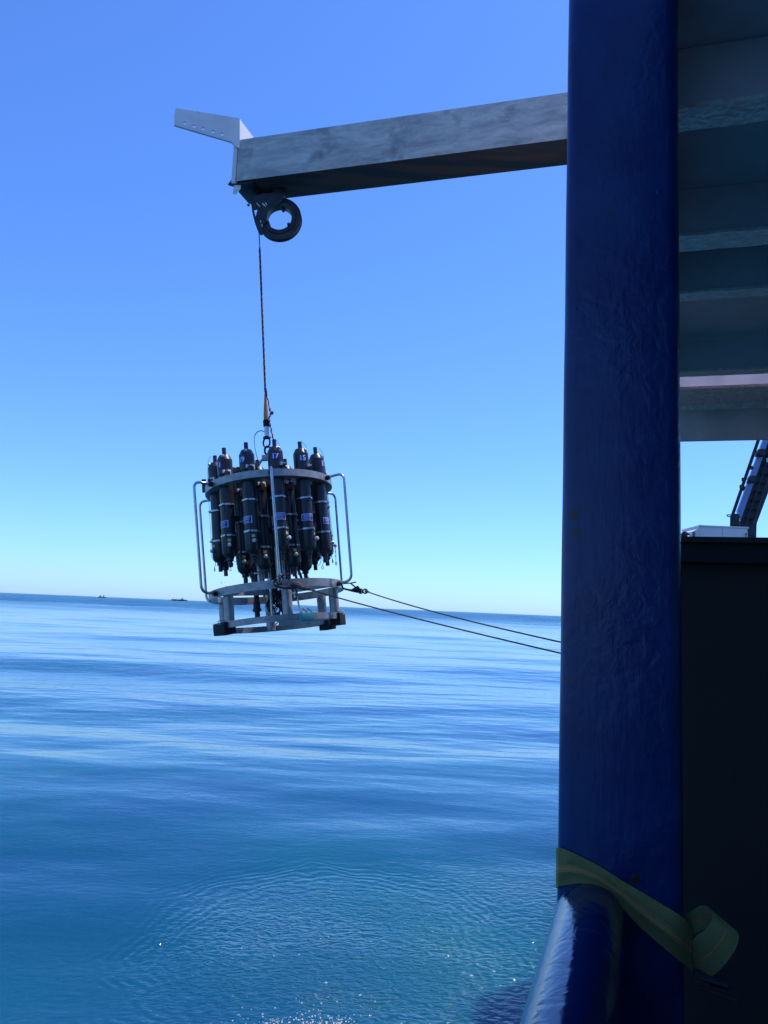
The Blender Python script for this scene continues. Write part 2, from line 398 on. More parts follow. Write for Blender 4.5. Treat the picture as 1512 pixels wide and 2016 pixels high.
    ro_.inputs['To Min'].default_value = 0.04; ro_.inputs['To Max'].default_value = 0.30; L.new(dist(0, 0), ro_.inputs['Value']); L.new(ro_.outputs[0], b.inputs['Roughness'])
    far = M2('SUBTRACT', 1.0, fade(dist(0, 0), 90, 650))      # wind-ruffled water farther out
    h = M2('ADD', h, M2('MULTIPLY', M2('MULTIPLY', noise(0.5, 4, (0.6,1.0,1), 0.2, 0.6), far), 0.75))
    bp = N.new('ShaderNodeBump'); bp.inputs['Strength'].default_value = 1.0; bp.inputs['Distance'].default_value = 1.0
    L.new(h, bp.inputs['Height']); L.new(bp.outputs[0], b.inputs['Normal'])
    return m
def build_sea():
    rs = np.concatenate([[0.0], np.geomspace(1.5, 60000, 620)])
    a1 = np.radians(np.linspace(-34, 24, 560)); a2 = np.radians(np.linspace(24, 326, 90))[1:-1]
    an = np.concatenate([a1, a2]); na = len(an)
    rr, aa = np.meshgrid(rs[1:], an, indexing='ij')
    x = rr * np.sin(aa); y = rr * np.cos(aa); cell = rr * 0.0174
    z = np.zeros_like(x); rng = np.random.RandomState(11)
    for _ in range(46):
        lam = math.exp(rng.uniform(math.log(1.6), math.log(46)))
        th = rng.normal(R(82), R(20))              # crests lie nearly along the horizon
        k = 2 * math.pi / lam; kx, ky = k * math.cos(th), k * math.sin(th)
        amp = 0.0015 * lam * rng.uniform(0.5, 1.2) * min(1.0, (lam / 4.0) ** 0.25) * (1.0 if lam < 20 else 20 / lam)
        w = np.clip((lam / cell - 3) / 5, 0, 1)
        ph = rng.uniform(0, 6.28)
        z += amp * w * np.sin(kx * x + ky * y + ph + 0.8 * np.sin(0.13 * k * x * 0.5 + ph))
    fm = np.clip((rr - 110) / 600, 0, 1); fm = fm * fm * (3 - 2*fm)
    for _ in range(46):                            # wind sea farther out
        lam = math.exp(rng.uniform(math.log(28), math.log(420)))
        th = rng.normal(R(84), R(24)); k = 2 * math.pi / lam
        w = np.clip((lam / cell - 2.2) / 2, 0, 1) * fm
        z += 0.0042 * lam * w * np.sin(k * math.cos(th) * x + k * math.sin(th) * y + rng.uniform(0, 6.28)) * min(1, (60/lam)**1.3)
    verts = np.stack([x, y, z], -1).reshape(-1, 3)
    nr = len(rs) - 1
    idx = np.arange(nr * na).reshape(nr, na)
    a = idx[:-1, :]; b_ = idx[1:, :]
    a2_ = np.roll(a, -1, 1); b2 = np.roll(b_, -1, 1)
    faces = np.stack([a, a2_, b2, b_], -1).reshape(-1, 4)
    me = bpy.data.meshes.new('sea')
    nv = len(verts) + 1
    verts = np.vstack([verts, [[0, 0, 0]]])
    tri = np.stack([idx[0], np.full(na, nv - 1), np.roll(idx[0], -1)], -1)
    me.vertices.add(nv); me.vertices.foreach_set('co', verts.ravel())
    loops = np.concatenate([faces.ravel(), tri.ravel()])
    me.loops.add(len(loops)); me.loops.foreach_set('vertex_index', loops)
    nf = len(faces) + len(tri)
    starts = np.concatenate([np.arange(len(faces)) * 4, len(faces) * 4 + np.arange(len(tri)) * 3])
    tot = np.concatenate([np.full(len(faces), 4), np.full(len(tri), 3)])
    me.polygons.add(nf); me.polygons.foreach_set('loop_start', starts); me.polygons.foreach_set('loop_total', tot)
    me.polygons.foreach_set('use_smooth', np.ones(nf, bool))
    me.update(calc_edges=True); me.validate()
    me.flip_normals() if me.polygons[0].normal.z < 0 else None
    me.materials.append(sea_material())
    o = bpy.data.objects.new('sea', me); COL.objects.link(o)
    tag(o, 'calm blue sea with long low swell and a rippled patch', 'sea', kind='structure')
build_sea()

# ------------------------------------------------------------------ ship structure
PF = 2.12                                   # fore-aft position of the pillar's near face
pil = empty('support_pillar', S(PF + .15, 0.1, -1.7))
def pillar():
    # rounded square section, fitted to the two edges
    vl = (PU(1099, 1500, PF) - CAM).dot(V); vr = (PU(1346, 1500, PF) - CAM).dot(V)
    z0, z1 = -1.72, 2.1
    bm = bmesh.new(); w = vr - vl; c = (vl + vr) / 2; dpt = w * .92; rad = 0.034
    ring = []
    for (sx, sy) in ((1,1),(-1,1),(-1,-1),(1,-1)):
        cx, cy = sx * (w/2 - rad), sy * (dpt/2 - rad)
        a0 = {(1,1):0,(-1,1):90,(-1,-1):180,(1,-1):270}[(sx,sy)]
        for k in range(7):
            a = R(a0 + 15 * k); ring.append((cx + rad * math.cos(a), cy + rad * math.sin(a)))
    zs = np.linspace(z0, z1, 60); prev = None
    for z in zs:
        cur = [bm.verts.new(S(PF + dpt/2 + q + 0.0004*math.sin(z*9+p*20), c + p + 0.0004*math.sin(z*13+q*31), z)) for p, q in ring]
        if prev:
            for i in range(len(cur)):
                j = (i+1) % len(cur); bm.faces.new((prev[i], prev[j], cur[j], cur[i]))
        else: bm.faces.new(cur)
        prev = cur
    bm.faces.new(prev)
    finish('column', bm, M['blue_paint'], pil, 60)
    # weld seam bead down the inboard edge, a base plate
    bm = bmesh.new(); box(bm, S(PF + dpt/2, c, z0 + .012), V*(w/2+.06), U*(dpt/2+.05), Z*.012, .004)
    finish('base_plate', bm, M['blue_paint'], pil)
    return vl, vr, dpt
VL, VR, PD = pillar()
tag(pil, 'thick square post in glossy dark blue lumpy paint beside the sea view', 'pillar')

# side rail (gunwale pipe) running aft to forward
RA = PU(1163, 1809, PF); _d = ray(1124, 2016); RB = CAM + _d * ((RA.z - EYE) / _d.z)
RD = (RA - RB).normalized(); RN = Vector((RD.y, -RD.x, 0)); RR = 0.086; RL = 4.4
rail = empty('bulwark_rail', Vector((RA.x, RA.y, EYE - 1.7)) - RD * 1.2)
bm = bmesh.new()
tube(bm, [RA - RD * (RL * (1 - t)) for t in np.linspace(0, 1, 40)], RR, 40)
finish('rail_pipe', bm, M['rail_paint'], rail, 60)
zlow = EYE - 1.72; hgt = RA.z - RR * .9 - zlow
bm = bmesh.new(); box(bm, RA - RD * (RL / 2 + .01) + RN * .03 - Z * (RR * .9 + hgt / 2), RD * (RL / 2), RN * .006, Z * (hgt / 2), 0)
finish('bulwark_plate', bm, M['rail_paint'], rail)
for t in (.3, 1.3, 2.4, 3.5):
    q = RA - RD * t; bm = bmesh.new(); b0 = Vector((q.x, q.y, zlow + .004))
    plate(bm, [b0 + RN*.04, b0 + RN*.24, Vector((q.x, q.y, RA.z - .07)) + RN*.06, Vector((q.x, q.y, RA.z - .07)) + RN*.04], [], RD, .012)
    finish('bracket', bm, M['rail_paint'], rail)
tag(rail, 'glossy blue pipe rail on top of the bulwark, running to the foot of the post', 'rail')

# deck, and out-of-view walls added to shade it and bounce light
bm = bmesh.new(); box(bm, S(1.0, 1.55, -1.78), U*4.4, V*1.72, Z*.05); tag(finish('deck', bm, M['deck_paint']), 'dark painted steel side deck in deep shade', kind='structure')
bm = bmesh.new(); box(bm, S(0.2, 3.33, 0.06), U*3.5, V*.05, Z*1.78)
tag(finish('shade_wall_inboard', bm, M['cream_wall']), 'unseen cream side wall added to shade the side deck and bounce light', 'wall', kind='structure')
bm = bmesh.new(); box(bm, S(-3.36, 1.6, 0.06), U*.05, V*1.67, Z*1.78)
tag(finish('shade_wall_aft', bm, M['cream_wall']), 'unseen cream transverse wall added to shade the side deck and bounce light', 'wall', kind='structure')
# hull side below the deck
bm = bmesh.new(); box(bm, S(4.0, 1.75, -3.5), U*14.0, V*1.75, Z*1.66)
tag(finish('hull', bm, M['blue_paint']), 'dark blue hull side of the ship', kind='structure')

# deckhead with its beams
HZ = 1.62; WEB = 0.22
XR = 1425
def uy(y, z=HZ): return u_on(XR, y, z)
V0, V1 = VR - 0.03, 3.28
dh = empty('deckhead', S(2, 1.5, HZ + WEB)); tag(dh, 'grey blue steel deckhead with transverse beams over the side deck', kind='structure')
UE = uy(762)
bm = bmesh.new(); box(bm, S((UE - 3.4)/2, (V0+V1)/2, HZ + WEB + .012), U*((UE + 3.4)/2), V*((V1-V0)/2), Z*.01)
finish('plating', bm, M['deckhead'], dh)
bands = [(uy(203), uy(249)), (uy(458), uy(489)), (uy(572), uy(588)), (uy(729), uy(739))]
d0 = bands[1][0] - bands[0][0]
bands = [(bands[0][0] - d0*k, bands[0][1] - d0*k) for k in (3, 2, 1)] + bands
for a, b in bands:
    fl = bmesh.new()
    # flange: subdivided sheet with slight unevenness along its edge
    n = 60
    top = []; bot = []
    for i in range(n + 1):
        v = V0 + (V1 - V0) * i / n; w1 = 0.003 * math.sin(v*37) + 0.002 * math.sin(v*91)
        top.append((fl.verts.new(S(a + w1, v, HZ)), fl.verts.new(S(b + w1*.7, v, HZ)), fl.verts.new(S(b + w1*.7, v, HZ+.014)), fl.verts.new(S(a + w1, v, HZ+.014))))
    for i in range(n):
        p, q = top[i], top[i+1]
        for k in range(4): fl.faces.new((p[k], p[(k+1) % 4], q[(k+1) % 4], q[k]))
    fl.faces.new(top[0]); fl.faces.new(list(reversed(top[-1])))
    wb = bmesh.new(); box(wb, S(a + .022, (V0+V1)/2, HZ + .0155 + (WEB-.016)/2), U*.006, V*((V1-V0)/2), Z*((WEB-.016)/2), 0)
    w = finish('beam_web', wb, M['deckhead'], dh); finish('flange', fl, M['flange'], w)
# end girder: deeper plate, its lower lip in the flanges' light-painted pale colour
UG = uy(793, HZ)
zb = (PU(XR, 866, UG) - CAM).z
zt = HZ + WEB + .03
bm = bmesh.new(); box(bm, S(UG + .02, (V0+V1)/2, (zb + zt)/2), U*.02, V*((V1-V0)/2), Z*((zt-zb)/2), .004)
finish('end_girder', bm, M['girder'], dh)
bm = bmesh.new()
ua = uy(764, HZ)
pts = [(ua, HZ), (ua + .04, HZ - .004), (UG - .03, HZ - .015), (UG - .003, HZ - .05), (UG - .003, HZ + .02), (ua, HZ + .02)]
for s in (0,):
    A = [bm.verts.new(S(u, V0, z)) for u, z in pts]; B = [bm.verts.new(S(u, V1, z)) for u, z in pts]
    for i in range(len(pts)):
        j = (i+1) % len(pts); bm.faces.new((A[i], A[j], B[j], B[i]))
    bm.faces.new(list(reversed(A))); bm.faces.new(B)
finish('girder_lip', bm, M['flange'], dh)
bm = bmesh.new(); box(bm, S((UE+PF+.3)/2, V0 + .02, HZ + WEB - .12), U*((UE-PF-.3)/2), V*.012, Z*.13, 0)
finish('edge_plate', bm, M['deckhead'], dh)

# dark raised housing forward of the pillar
HU = 3.05; ZH = (PU(1425, 1060, HU) - CAM).z; zc = (PU(1425, 1110, HU) - CAM).z; zl = (PU(1425, 1071, HU) - CAM).z
hs = empty('machinery_housing', S(HU + 4, 1.6, -1.7))
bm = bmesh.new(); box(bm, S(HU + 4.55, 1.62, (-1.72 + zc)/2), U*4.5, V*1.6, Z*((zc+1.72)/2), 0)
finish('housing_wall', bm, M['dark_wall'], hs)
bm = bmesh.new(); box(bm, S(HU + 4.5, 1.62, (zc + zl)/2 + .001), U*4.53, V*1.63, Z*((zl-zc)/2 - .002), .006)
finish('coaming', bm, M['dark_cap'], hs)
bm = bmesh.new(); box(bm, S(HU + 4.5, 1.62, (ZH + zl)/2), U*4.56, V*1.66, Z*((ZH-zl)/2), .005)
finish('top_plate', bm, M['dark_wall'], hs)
tag(hs, 'steel housing right of the post, deep shade put into its near-black colour', 'housing')

# ------------------------------------------------------------------ strap around the pillar
st = empty('webbing_strap', PU(1100, 1740, PF))
def ribbon(name, tops, bots, us, m, parent, n=10, th=0.003, fold=0.0):
    """strip between two edge lines given as picture points with their fore-aft positions"""
    T = catmull([PU(x, y, u) for (x, y), u in zip(tops, us)], n); B = catmull([PU(x, y, u) for (x, y), u in zip(bots, us)], n)
    K = 10; bm = bmesh.new(); uvl = bm.loops.layers.uv.new('UVMap'); rows = []; L = 0; dist = [0]
    for i in range(1, len(T)): dist.append(dist[-1] + ((T[i]+B[i])/2 - (T[i-1]+B[i-1])/2).length)
    for i in range(len(T)):
        a, b = T[i], B[i]; t = i / (len(T)-1); row = []
        for k in range(K + 1):
            s = k / K
            lift = 0.004 + fold * math.exp(-((s - .62) / .12)**2) * min(1, t*4) * 0.010 - fold * math.exp(-((s - .42) / .08)**2) * .004 * min(1, t*4) + 0.001*math.sin(t*23+s*5)
            row.append((bm.verts.new(a.lerp(b, s) - U * lift), bm.verts.new(a.lerp(b, s) - U * (lift - th)), s))
        rows.append(row)
    def face(vs, uvs):
        f = bm.faces.new(vs)
        for l, uv in zip(f.loops, uvs): l[uvl].uv = uv
    for i in range(len(T) - 1):
        p, q = rows[i], rows[i+1]; d0_, d1_ = dist[i], dist[i+1]
        for k in range(K):
            for side in (0, 1):
                face((p[k][side], p[k+1][side], q[k+1][side], q[k][side]), ((d0_, p[k][2]), (d0_, p[k+1][2]), (d1_, p[k+1][2]), (d1_, p[k][2])))
        for k in (0, K): face((p[k][0], p[k][1], q[k][1], q[k][0]), ((d0_, p[k][2]),)*2 + ((d1_, p[k][2]),)*2)
    for r in (rows[0], rows[-1]):
        for k in range(K): face((r[k][0], r[k][1], r[k+1][1], r[k+1][0]), ((0, r[k][2]),)*2 + ((0, r[k+1][2]),)*2)
    return finish(name, bm, m, parent, 50)
ribbon('wrapped_band', [(1100,1672),(1095,1669),(1110,1671),(1140,1684),(1180,1705),(1230,1736),(1290,1772),(1342,1804),(1362,1826)],
       [(1101,1748),(1095,1747),(1112,1742),(1145,1738),(1180,1748),(1215,1775),(1258,1822),(1310,1868),(1362,1910)],
       [PF+.12, PF+.012, PF-.001, PF-.002, PF-.002, PF-.002, PF-.002, PF-.005, PF+.03], M['webbing'], st, fold=1.0)
ribbon('loose_tail', [(1362,1852),(1372,1842),(1392,1826),(1402,1806),(1396,1787),(1376,1784),(1352,1800)],
       [(1368,1928),(1392,1928),(1424,1900),(1450,1862),(1450,1832),(1410,1822),(1362,1838)],
       [PF+.02, PF-.02, PF-.045, PF-.04, PF-.01, PF+.03, PF+.05], M['webbing'], st)
bm = bmesh.new(); c = PU(1398, 1925, PF - .03); dd = (PU(1422, 1932, PF-.03) - PU(1374, 1918, PF-.03)).normalized(); nn = dd.cross(U).normalized()
box(bm, c, dd*.036, nn*.005, U*.02, .002); box(bm, c - nn*.0 + dd*.03 + nn*(-.014), dd*.028, nn*.004, U*.018, .002)
tube(bm, [c - dd*.036 - U*.02, c + dd*.036 - U*.02], .004, 8)
tube(bm, [c - dd*.02 - nn*.02 - U*.018, c + dd*.06 - nn*.028 - U*.018], .004, 8)
finish('buckle', bm, M['crane_dark'], st)
tag(st, 'green webbing strap with an orange thread, wrapped round the blue post', 'strap')

# ------------------------------------------------------------------ boom
DB = 6.5
nbl = P(464, 357, DB)                                  # near lower outboard corner
nbr_dir = V.copy()
# box section: height and width in metres
ntl = P(474, 275, DB); BH = (ntl - nbl).z
BW = 0.37; BL = 3.3
boom = empty('boom', S(0,0,0)); boom.location = nbl + V * BL
bm = bmesh.new()
cc = nbl + V * (BL/2) + U * (BW/2) + Z * (BH/2)
box(bm, cc, V*(BL/2), U*(BW/2), Z*(BH/2), .012)
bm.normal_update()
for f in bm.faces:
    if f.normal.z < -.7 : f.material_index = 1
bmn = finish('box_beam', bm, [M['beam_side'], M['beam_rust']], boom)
bm = bmesh.new()                                        # bracket holding the boom to the ship
box(bm, nbl + V*(BL + .01) + U*(BW/2) + Z*(BH/2 + .0), V*.012, U*(BW/2+.06), Z*(BH/2+.07), .003)
finish('mounting_flange', bm, M['beam_side'], boom)
for s in (-1, 1):                                       # stub post carrying the inboard end
    pass
# end plate (rises above the beam)
TOPZ = (P(472, 233, DB) - nbl).z
BOTZ = -0.012
bm = bmesh.new()
box(bm, nbl - V*.024 + U*(BW/2) + Z*((TOPZ + BOTZ)/2), V*.018, U*(BW/2 + .004), Z*((TOPZ - BOTZ)/2), .002)
finish('end_plate', bm, M['grey_plate'], boom)
# perforated arm plate
a_ = P(468, 233, DB - .02); b_ = P(346, 213, DB - .12); c_ = P(343, 246, DB - .12); d_ = P(462, 282, DB - .02)
ax = (b_ - a_).normalized(); az = (Z - ax * Z.dot(ax)).normalized(); ay = ax.cross(az).normalized()
if ay.dot(U) < 0: ay = -ay
holes = []
for x, y in ((363,242),(382,248),(400,253),(419,259),(437,264)):
    hp = P(x, y, DB - .07); d = ray(x, y); t = (a_ - CAM).dot(ay) / d.dot(ay); hp = CAM + d * t
    holes.append(circle3(hp, ax, az, 0.0165))
def onpl(x, y): d = ray(x, y); return CAM + d * ((a_ - CAM).dot(ay) / d.dot(ay))
bm = bmesh.new()
outer = [onpl(*q) for q in ((472,233),(409,222.5),(346,213),(343,228),(343,246),(403,264),(455,279),(463,288),(472,292))]
plate(bm, outer, holes, ay, .022)
finish('perforated_arm', bm, M['grey_plate'], boom, 25)
# fins under and outside the end plate
bm = bmesh.new(); plate(bm, [nbl - V*.045 + U*.03 + Z*.06, nbl - V*.045 + U*.03 - Z*.02, nbl - V*.095 + U*.03 - Z*.0], [], U, .02)
finish('fin', bm, M['beam_rust'], boom)
bm = bmesh.new(); plate(bm, [P(462,358,DB+.03), P(470,361,DB+.03), P(470,372,DB+.03), P(461,383,DB+.03), P(458,381,DB+.03)], [], V, .02)
finish('fin', bm, M['grey_plate'], boom)
# doubler under the end
bm = bmesh.new(); box(bm, nbl + V*.06 + U*(BW/2) - Z*.012, V*.10, U*(BW/2 - .02), Z*.009, .003)
finish('sheave_pad', bm, M['sheave'], boom)
tag(boom, 'scraped grey steel box boom reaching out over the sea from behind the post', 'boom')
# pedestal that carries the boom's inboard end, on the fore deck edge
pe = nbl + V * (BL - .14) + U * (BW / 2); zb_ = EYE + ZH; zt2 = nbl.z - .004
bm = bmesh.new(); box(bm, Vector((pe.x, pe.y, (zb_ + zt2) / 2)), V * .11, U * .11, Z * ((zt2 - zb_) / 2 - .002), .008)
finish('boom_post', bm, M['beam_side'], boom)

# ------------------------------------------------------------------ sheave block
DS = 6.62
shc = P(551, 433, DS)
sh = empty('sheave_block', shc + Z * .2)
AX = Vector((math.sin(R(2)), math.cos(R(2)), 0))
ro, ri = 0.2, 0.113
bm = bmesh.new()
lathe(bm, [(ri, -.04),(ri+.012, -.045),(ro-.05, -.045),(ro-.045,-.035),(ro-.012,-.034),(ro,-.03),(ro,-.018),(ro-.022,-.004),(ro-.022,.004),(ro,.018),(ro,.03),(ro-.012,.034),(ro-.045,.035),(ro-.05,.045),(ri+.012,.045),(ri,.04)], shc, AX, 72, closed=True)
finish('wheel', bm, M['sheave'], sh, 30)
SV = AX.cross(Z).normalized(); SV = SV if SV.dot(V) > 0 else -SV
def dpt_(a, r, off=0): return shc + SV * (r * math.cos(R(a))) + Z * (r * math.sin(R(a))) + AX * off
for a in (80, 205, 325):
    bm = bmesh.new(); lathe(bm, [(0.0,-.01),(.012,-.01),(.014,-.004),(.014,.09),(0,.09)], dpt_(a, ri - .003, -.047), AX, 10)
    finish('bolt', bm, M['sheave'], sh)
for a in range(0, 360, 30):
    bm = bmesh.new(); lathe(bm, [(0.0,-.003),(.006,-.003),(.006,.004),(0,.004)], dpt_(a + 12, ro - .024, -.036), AX, 8)
    finish('rivet', bm, M['beam_rust'], sh)
def onsh(x, y, off): 
    d = ray(x, y); return CAM + d * ((shc + AX*off - CAM).dot(AX) / d.dot(AX))
for off in (-.062, .048):
    bm = bmesh.new()
    outl = [(492,390),(494,400),(497,420),(502,440),(509,459),(514,463),(520,458),(516,444),(524,436),(522,424),(528,414),(537,407),(548,402),(556,396),(556,380),(520,380)]
    if off > 0: outl = [(x + (551-x)*.02, y) for x, y in outl]
    plate(bm, [onsh(x, y, off) for x, y in outl], [[onsh(x, y, off) for x, y in ((500,413),(507,412),(503,427))]], AX, .010)
    finish('cheek_plate', bm, M['sheave'], sh, 25)
bm = bmesh.new()
for x, y, l, a in ((507,402,6,45),(510,405,6,45),(518,402,7,60),(521,404,8,55),(524,401,7,60),(513,436,5,80),(516,444,6,75)):
    c = onsh(x, y, -.0635); v1 = (SV*math.cos(R(a)) - Z*math.sin(R(a)))
    box(bm, c, v1*(l/2*.0043), AX*.0008, v1.cross(AX)*.004)
[finish('paint_mark', q, M['chalk'], sh) for q in split_bm(bm)]
bm = bmesh.new(); tube(bm, [onsh(489,404,-.06), onsh(489,404,.05)], .012, 10); finish('keeper_pin', bm, M['sheave'], sh)
bm = bmesh.new(); box(bm, shc + Z*(ro + .03) - SV*.02, SV*.05, AX*.055, Z*.06, .006); finish('hanger', bm, M['sheave'], sh)
tag(sh, 'black ring shaped sheave under the outer end of the boom', 'sheave')

# ------------------------------------------------------------------ lifting line
LT = P(510, 455, DS - .02); LB = P(522.5, 772, 6.36)
wire = empty('lifting_line', LB)
bm = bmesh.new(); L1 = LT.lerp(LB, .10)
tube(bm, [onsh(508, 425, 0), LT, L1], .0045, 8); finish('upper_wire', bm, M['dark_rope'], wire)
bm = bmesh.new(); tube(bm, [L1 - (LB-LT)*.012, L1 + (LB-LT)*.018], .010, 8, rfun=lambda t: .6 + .4*math.sin(math.pi*t)); finish('splice', bm, M['pale_rope'], wire)
ldir = (LB - LT).normalized(); e1 = ldir.orthogonal().normalized(); e2 = ldir.cross(e1)
for j, m in enumerate(('dark_rope', 'red_rope', 'tag_rope')):
    bm = bmesh.new(); n = 330; pts = []
    for i in range(n + 1):
        t = i / n; p = L1.lerp(LB, t); a = t * 2*math.pi*26 + j * 2*math.pi/3
        rad = .0055 if t > 0.02 else .0055 * t / .02
        pts.append(p + (e1*math.cos(a) + e2*math.sin(a)) * rad)
    tube(bm, pts, .0048, 5); finish('strand', bm, M[m], wire)
tag(wire, 'twisted dark lifting line hanging from the sheave down to the orange sleeve', 'rope')

# termination
D = 6.33
term = empty('cable_termination', P(525, 858, D))
T0, T1, T2, T3 = P(522.5, 772, 6.35), P(524, 827, D), P(525, 840, D), P(525.5, 859, D)
bm = bmesh.new(); tube(bm, [T0.lerp(T1, t) for t in np.linspace(0,1,14)], .021, 16, rfun=lambda t: .32 + .68*min(1, t*1.25)**.8); finish('bend_boot', bm, M['orange'], term)
bm = bmesh.new(); tube(bm, [T1, T2], .026, 16)
for k in range(4): tube(bm, [T1.lerp(T2, .15+.22*k), T1.lerp(T2, .24+.22*k)], .0285, 16)
finish('taped_collar', bm, M['black_rubber'], term)
bm = bmesh.new(); tube(bm, [T2, T3], .021, 16); finish('steel_socket', bm, M['steel'], term)
bm = bmesh.new(); h = P(525.5, 862, D)
tube(bm, [h - V*.030, h + V*.030], .013, 10); finish('shackle_pin', bm, M['black_plastic'], term)
bm = bmesh.new()
lk = [h + V*(.030*math.cos(R(a))) + Z*(-.040 + .042*math.sin(R(a))) for a in range(0, 360, 24)]
tube(bm, lk, .0075, 8, closed=True); finish('link', bm, M['black_plastic'], term)
bm = bmesh.new(); k0 = P(527, 887, D)
tube(bm, [k0 + U*(.02*math.cos(R(a)))+V*(.018*math.cos(R(a))) + Z*(.036*math.sin(R(a))) for a in range(0, 360, 24)], .009, 8, closed=True); finish('link', bm, M['rust_iron'], term)
bm = bmesh.new(); tube(bm, [P(x, y, D-.01) for x, y in ((523,778),(528,788),(530,803),(531,810))], .005, 6); finish('wire_tail', bm, M['dark_rope'], term)
bm = bmesh.new(); tube(bm, [P(x, y, D-.01) for x, y in ((523,764),(524,773),(525,780))], .008, 6); lathe(bm, [(0,-.014),(.010,-.008),(.010,.008),(0,.014)], P(524,772,D), Z, 8); finish('lashing', bm, M['black_rubber'], term)
tag(term, 'orange tapered sleeve and steel socket joining the line to the shackle', 'cable socket')

rope = empty('safety_rope', P(530, 812, D))
bm = bmesh.new(); pts = catmull([P(x, y, D-.02) for x, y in ((530,803),(534,812),(530,822),(531,832),(533,842),(536,856),(539,869),(541,884),(541,905))], 6)
tube(bm, pts, .0065, 6); finish('braid', bm, M['pale_rope'], rope)
bm = bmesh.new(); tube(bm, [p + V*.006*math.sin(i*1.3) + U*.006*math.cos(i*1.3) for i, p in enumerate(pts)], .005, 5); finish('dark_strand', bm, M['dark_rope'], rope)
bm = bmesh.new(); c = P(535, 813, D-.02)
for a in (0, 60, 120): 
    q = V*math.cos(R(a)) + Z*math.sin(R(a)); tube(bm, [c - q*.016, c + q*.016], .0065, 6)
finish('knot', bm, M['dark_rope'], rope)
tag(rope, 'pale and dark braided safety rope with a knot beside the orange sleeve', 'rope')
pig = bmesh.new()
tube(pig, catmull([P(x, y, D) for x, y in ((521,850),(513,848),(505,852),(501,861),(501,876),(504,892),(508,910),(509,930))], 6), .0042, 6)
tag(finish('signal_cable', pig, M['steel']), 'thin grey cable looping left from the steel socket down into the bottles', 'cable')

# ------------------------------------------------------------------ rosette sampler
A0 = P(545, 1166, 6.20); B0 = P(530, 963, 6.27)
zax = (B0 - A0).normalized(); LEN = (B0 - A0).length
xax = (Vector((1,0,0)) - zax * zax.x).normalized(); yax = zax.cross(xax)
rot = Matrix((xax, yax, zax)).transposed() @ Matrix.Rotation(R(8.5), 3, 'Z')
ros = empty('water_sampler', A0, rot)
tag(ros, 'round steel frame water sampler with numbered black bottles, hanging over the sea', 'water sampler')
def rp(name, bm, m, parent=None, angle=35, label=None):
    o = finish(name, bm, m, parent or ros, angle, world_parent=False)
    if label: o['label'] = label
    return o
def cyl(a, r, z=0): return Vector((r*math.sin(R(a)), -r*math.cos(R(a)), z))   # a = 0 faces the viewer, +90 to the right
def bandring(bm, ro, ri, z0, z1, seg=96):
    lathe(bm, [(ri, z0), (ro, z0), (ro, z1), (ri, z1)], (0,0,0), (0,0,1), seg, closed=True)
T = LEN
bm = bmesh.new(); bandring(bm, .517, .503, T-.028, T+.028); rp('upper_ring', bm, M['alu'])
bm = bmesh.new(); bandring(bm, .503, .44, T-.027, T-.019)
rp('ring_flange', bm, M['alu_back'])
bm = bmesh.new(); bandring(bm, .534, .518, -.031, .031); rp('lower_ring', bm, M['alu'])
bm = bmesh.new(); bandring(bm, .514, .498, -.273, -.225); rp('base_ring', bm, M['alu'])
# spokes
for z, rr_ in ((0.0, .518), (-.25, .498)):
    for a in (20, 140, 260):
        p = cyl(a+40, rr_); q = cyl(a+40+180, rr_)
        d = p.normalized()
        if z == 0.0 or a == 20:
            bm = bmesh.new(); box(bm, (p)/2 + Vector((0,0,z)), d*(p.length/2), d.cross(Vector((0,0,1)))*.007, Vector((0,0,.022))); rp('spoke', bm, M['alu_back'])
for a in (0, 120, 240):
    bm = bmesh.new(); p = cyl(a+15, .44, T-.023); d = Vector((p.x,p.y,0)).normalized()
    box(bm, Vector((p.x/2,p.y/2,T-.045)), d*(.22), d.cross(Vector((0,0,1)))*.01, Vector((0,0,.022))); rp('spoke', bm, M['alu_back'])
# posts between lower and base ring
pm = None
for k in range(6):
    a = 90 - (23 + 60*k)
    if pm is None:
        bm = bmesh.new(); lathe(bm, [(.0,-.27),(.038,-.27),(.038,-.028),(0,-.028)], (0,0,0), (0,0,1), 20); pm = rp('post', bm, M['alu']); o = pm
    else:
        o = pm.copy(); COL.objects.link(o)
    o.location = cyl(a, .468)
# guard tubes
gm = None
for k in range(6):
    a = 60*k + 0.5
    if gm is None:
        bm = bmesh.new()
        pts = fillet([Vector((.0,-.50,T+.0)), Vector((0,-.672,T+.012)), Vector((0,-.655,.005)), Vector((0,-.52,-.004))], .06, 6)
        tube(bm, pts, .0105, 10)
        gm = rp('guard_tube', bm, M['steel'], angle=60); o = gm
        bm = bmesh.new(); lathe(bm, [(0,0),(.02,0),(.02,.03),(0,.03)], (0,-.548,T), (0,1,0), 10); lathe(bm, [(0,0),(.02,0),(.02,.03),(0,.03)], (0,-.562,-.004), (0,1,0), 10); gfs = [rp('fitting', q, M['black_plastic'], gm) for q in split_bm(bm)]
        o.rotation_euler = (0, 0, R(a))
    else:
        o = gm.copy(); COL.objects.link(o); 
        for gf in gfs:
            c = gf.copy(); COL.objects.link(c); c.parent = o
        o.rotation_euler = (0, 0, R(a))

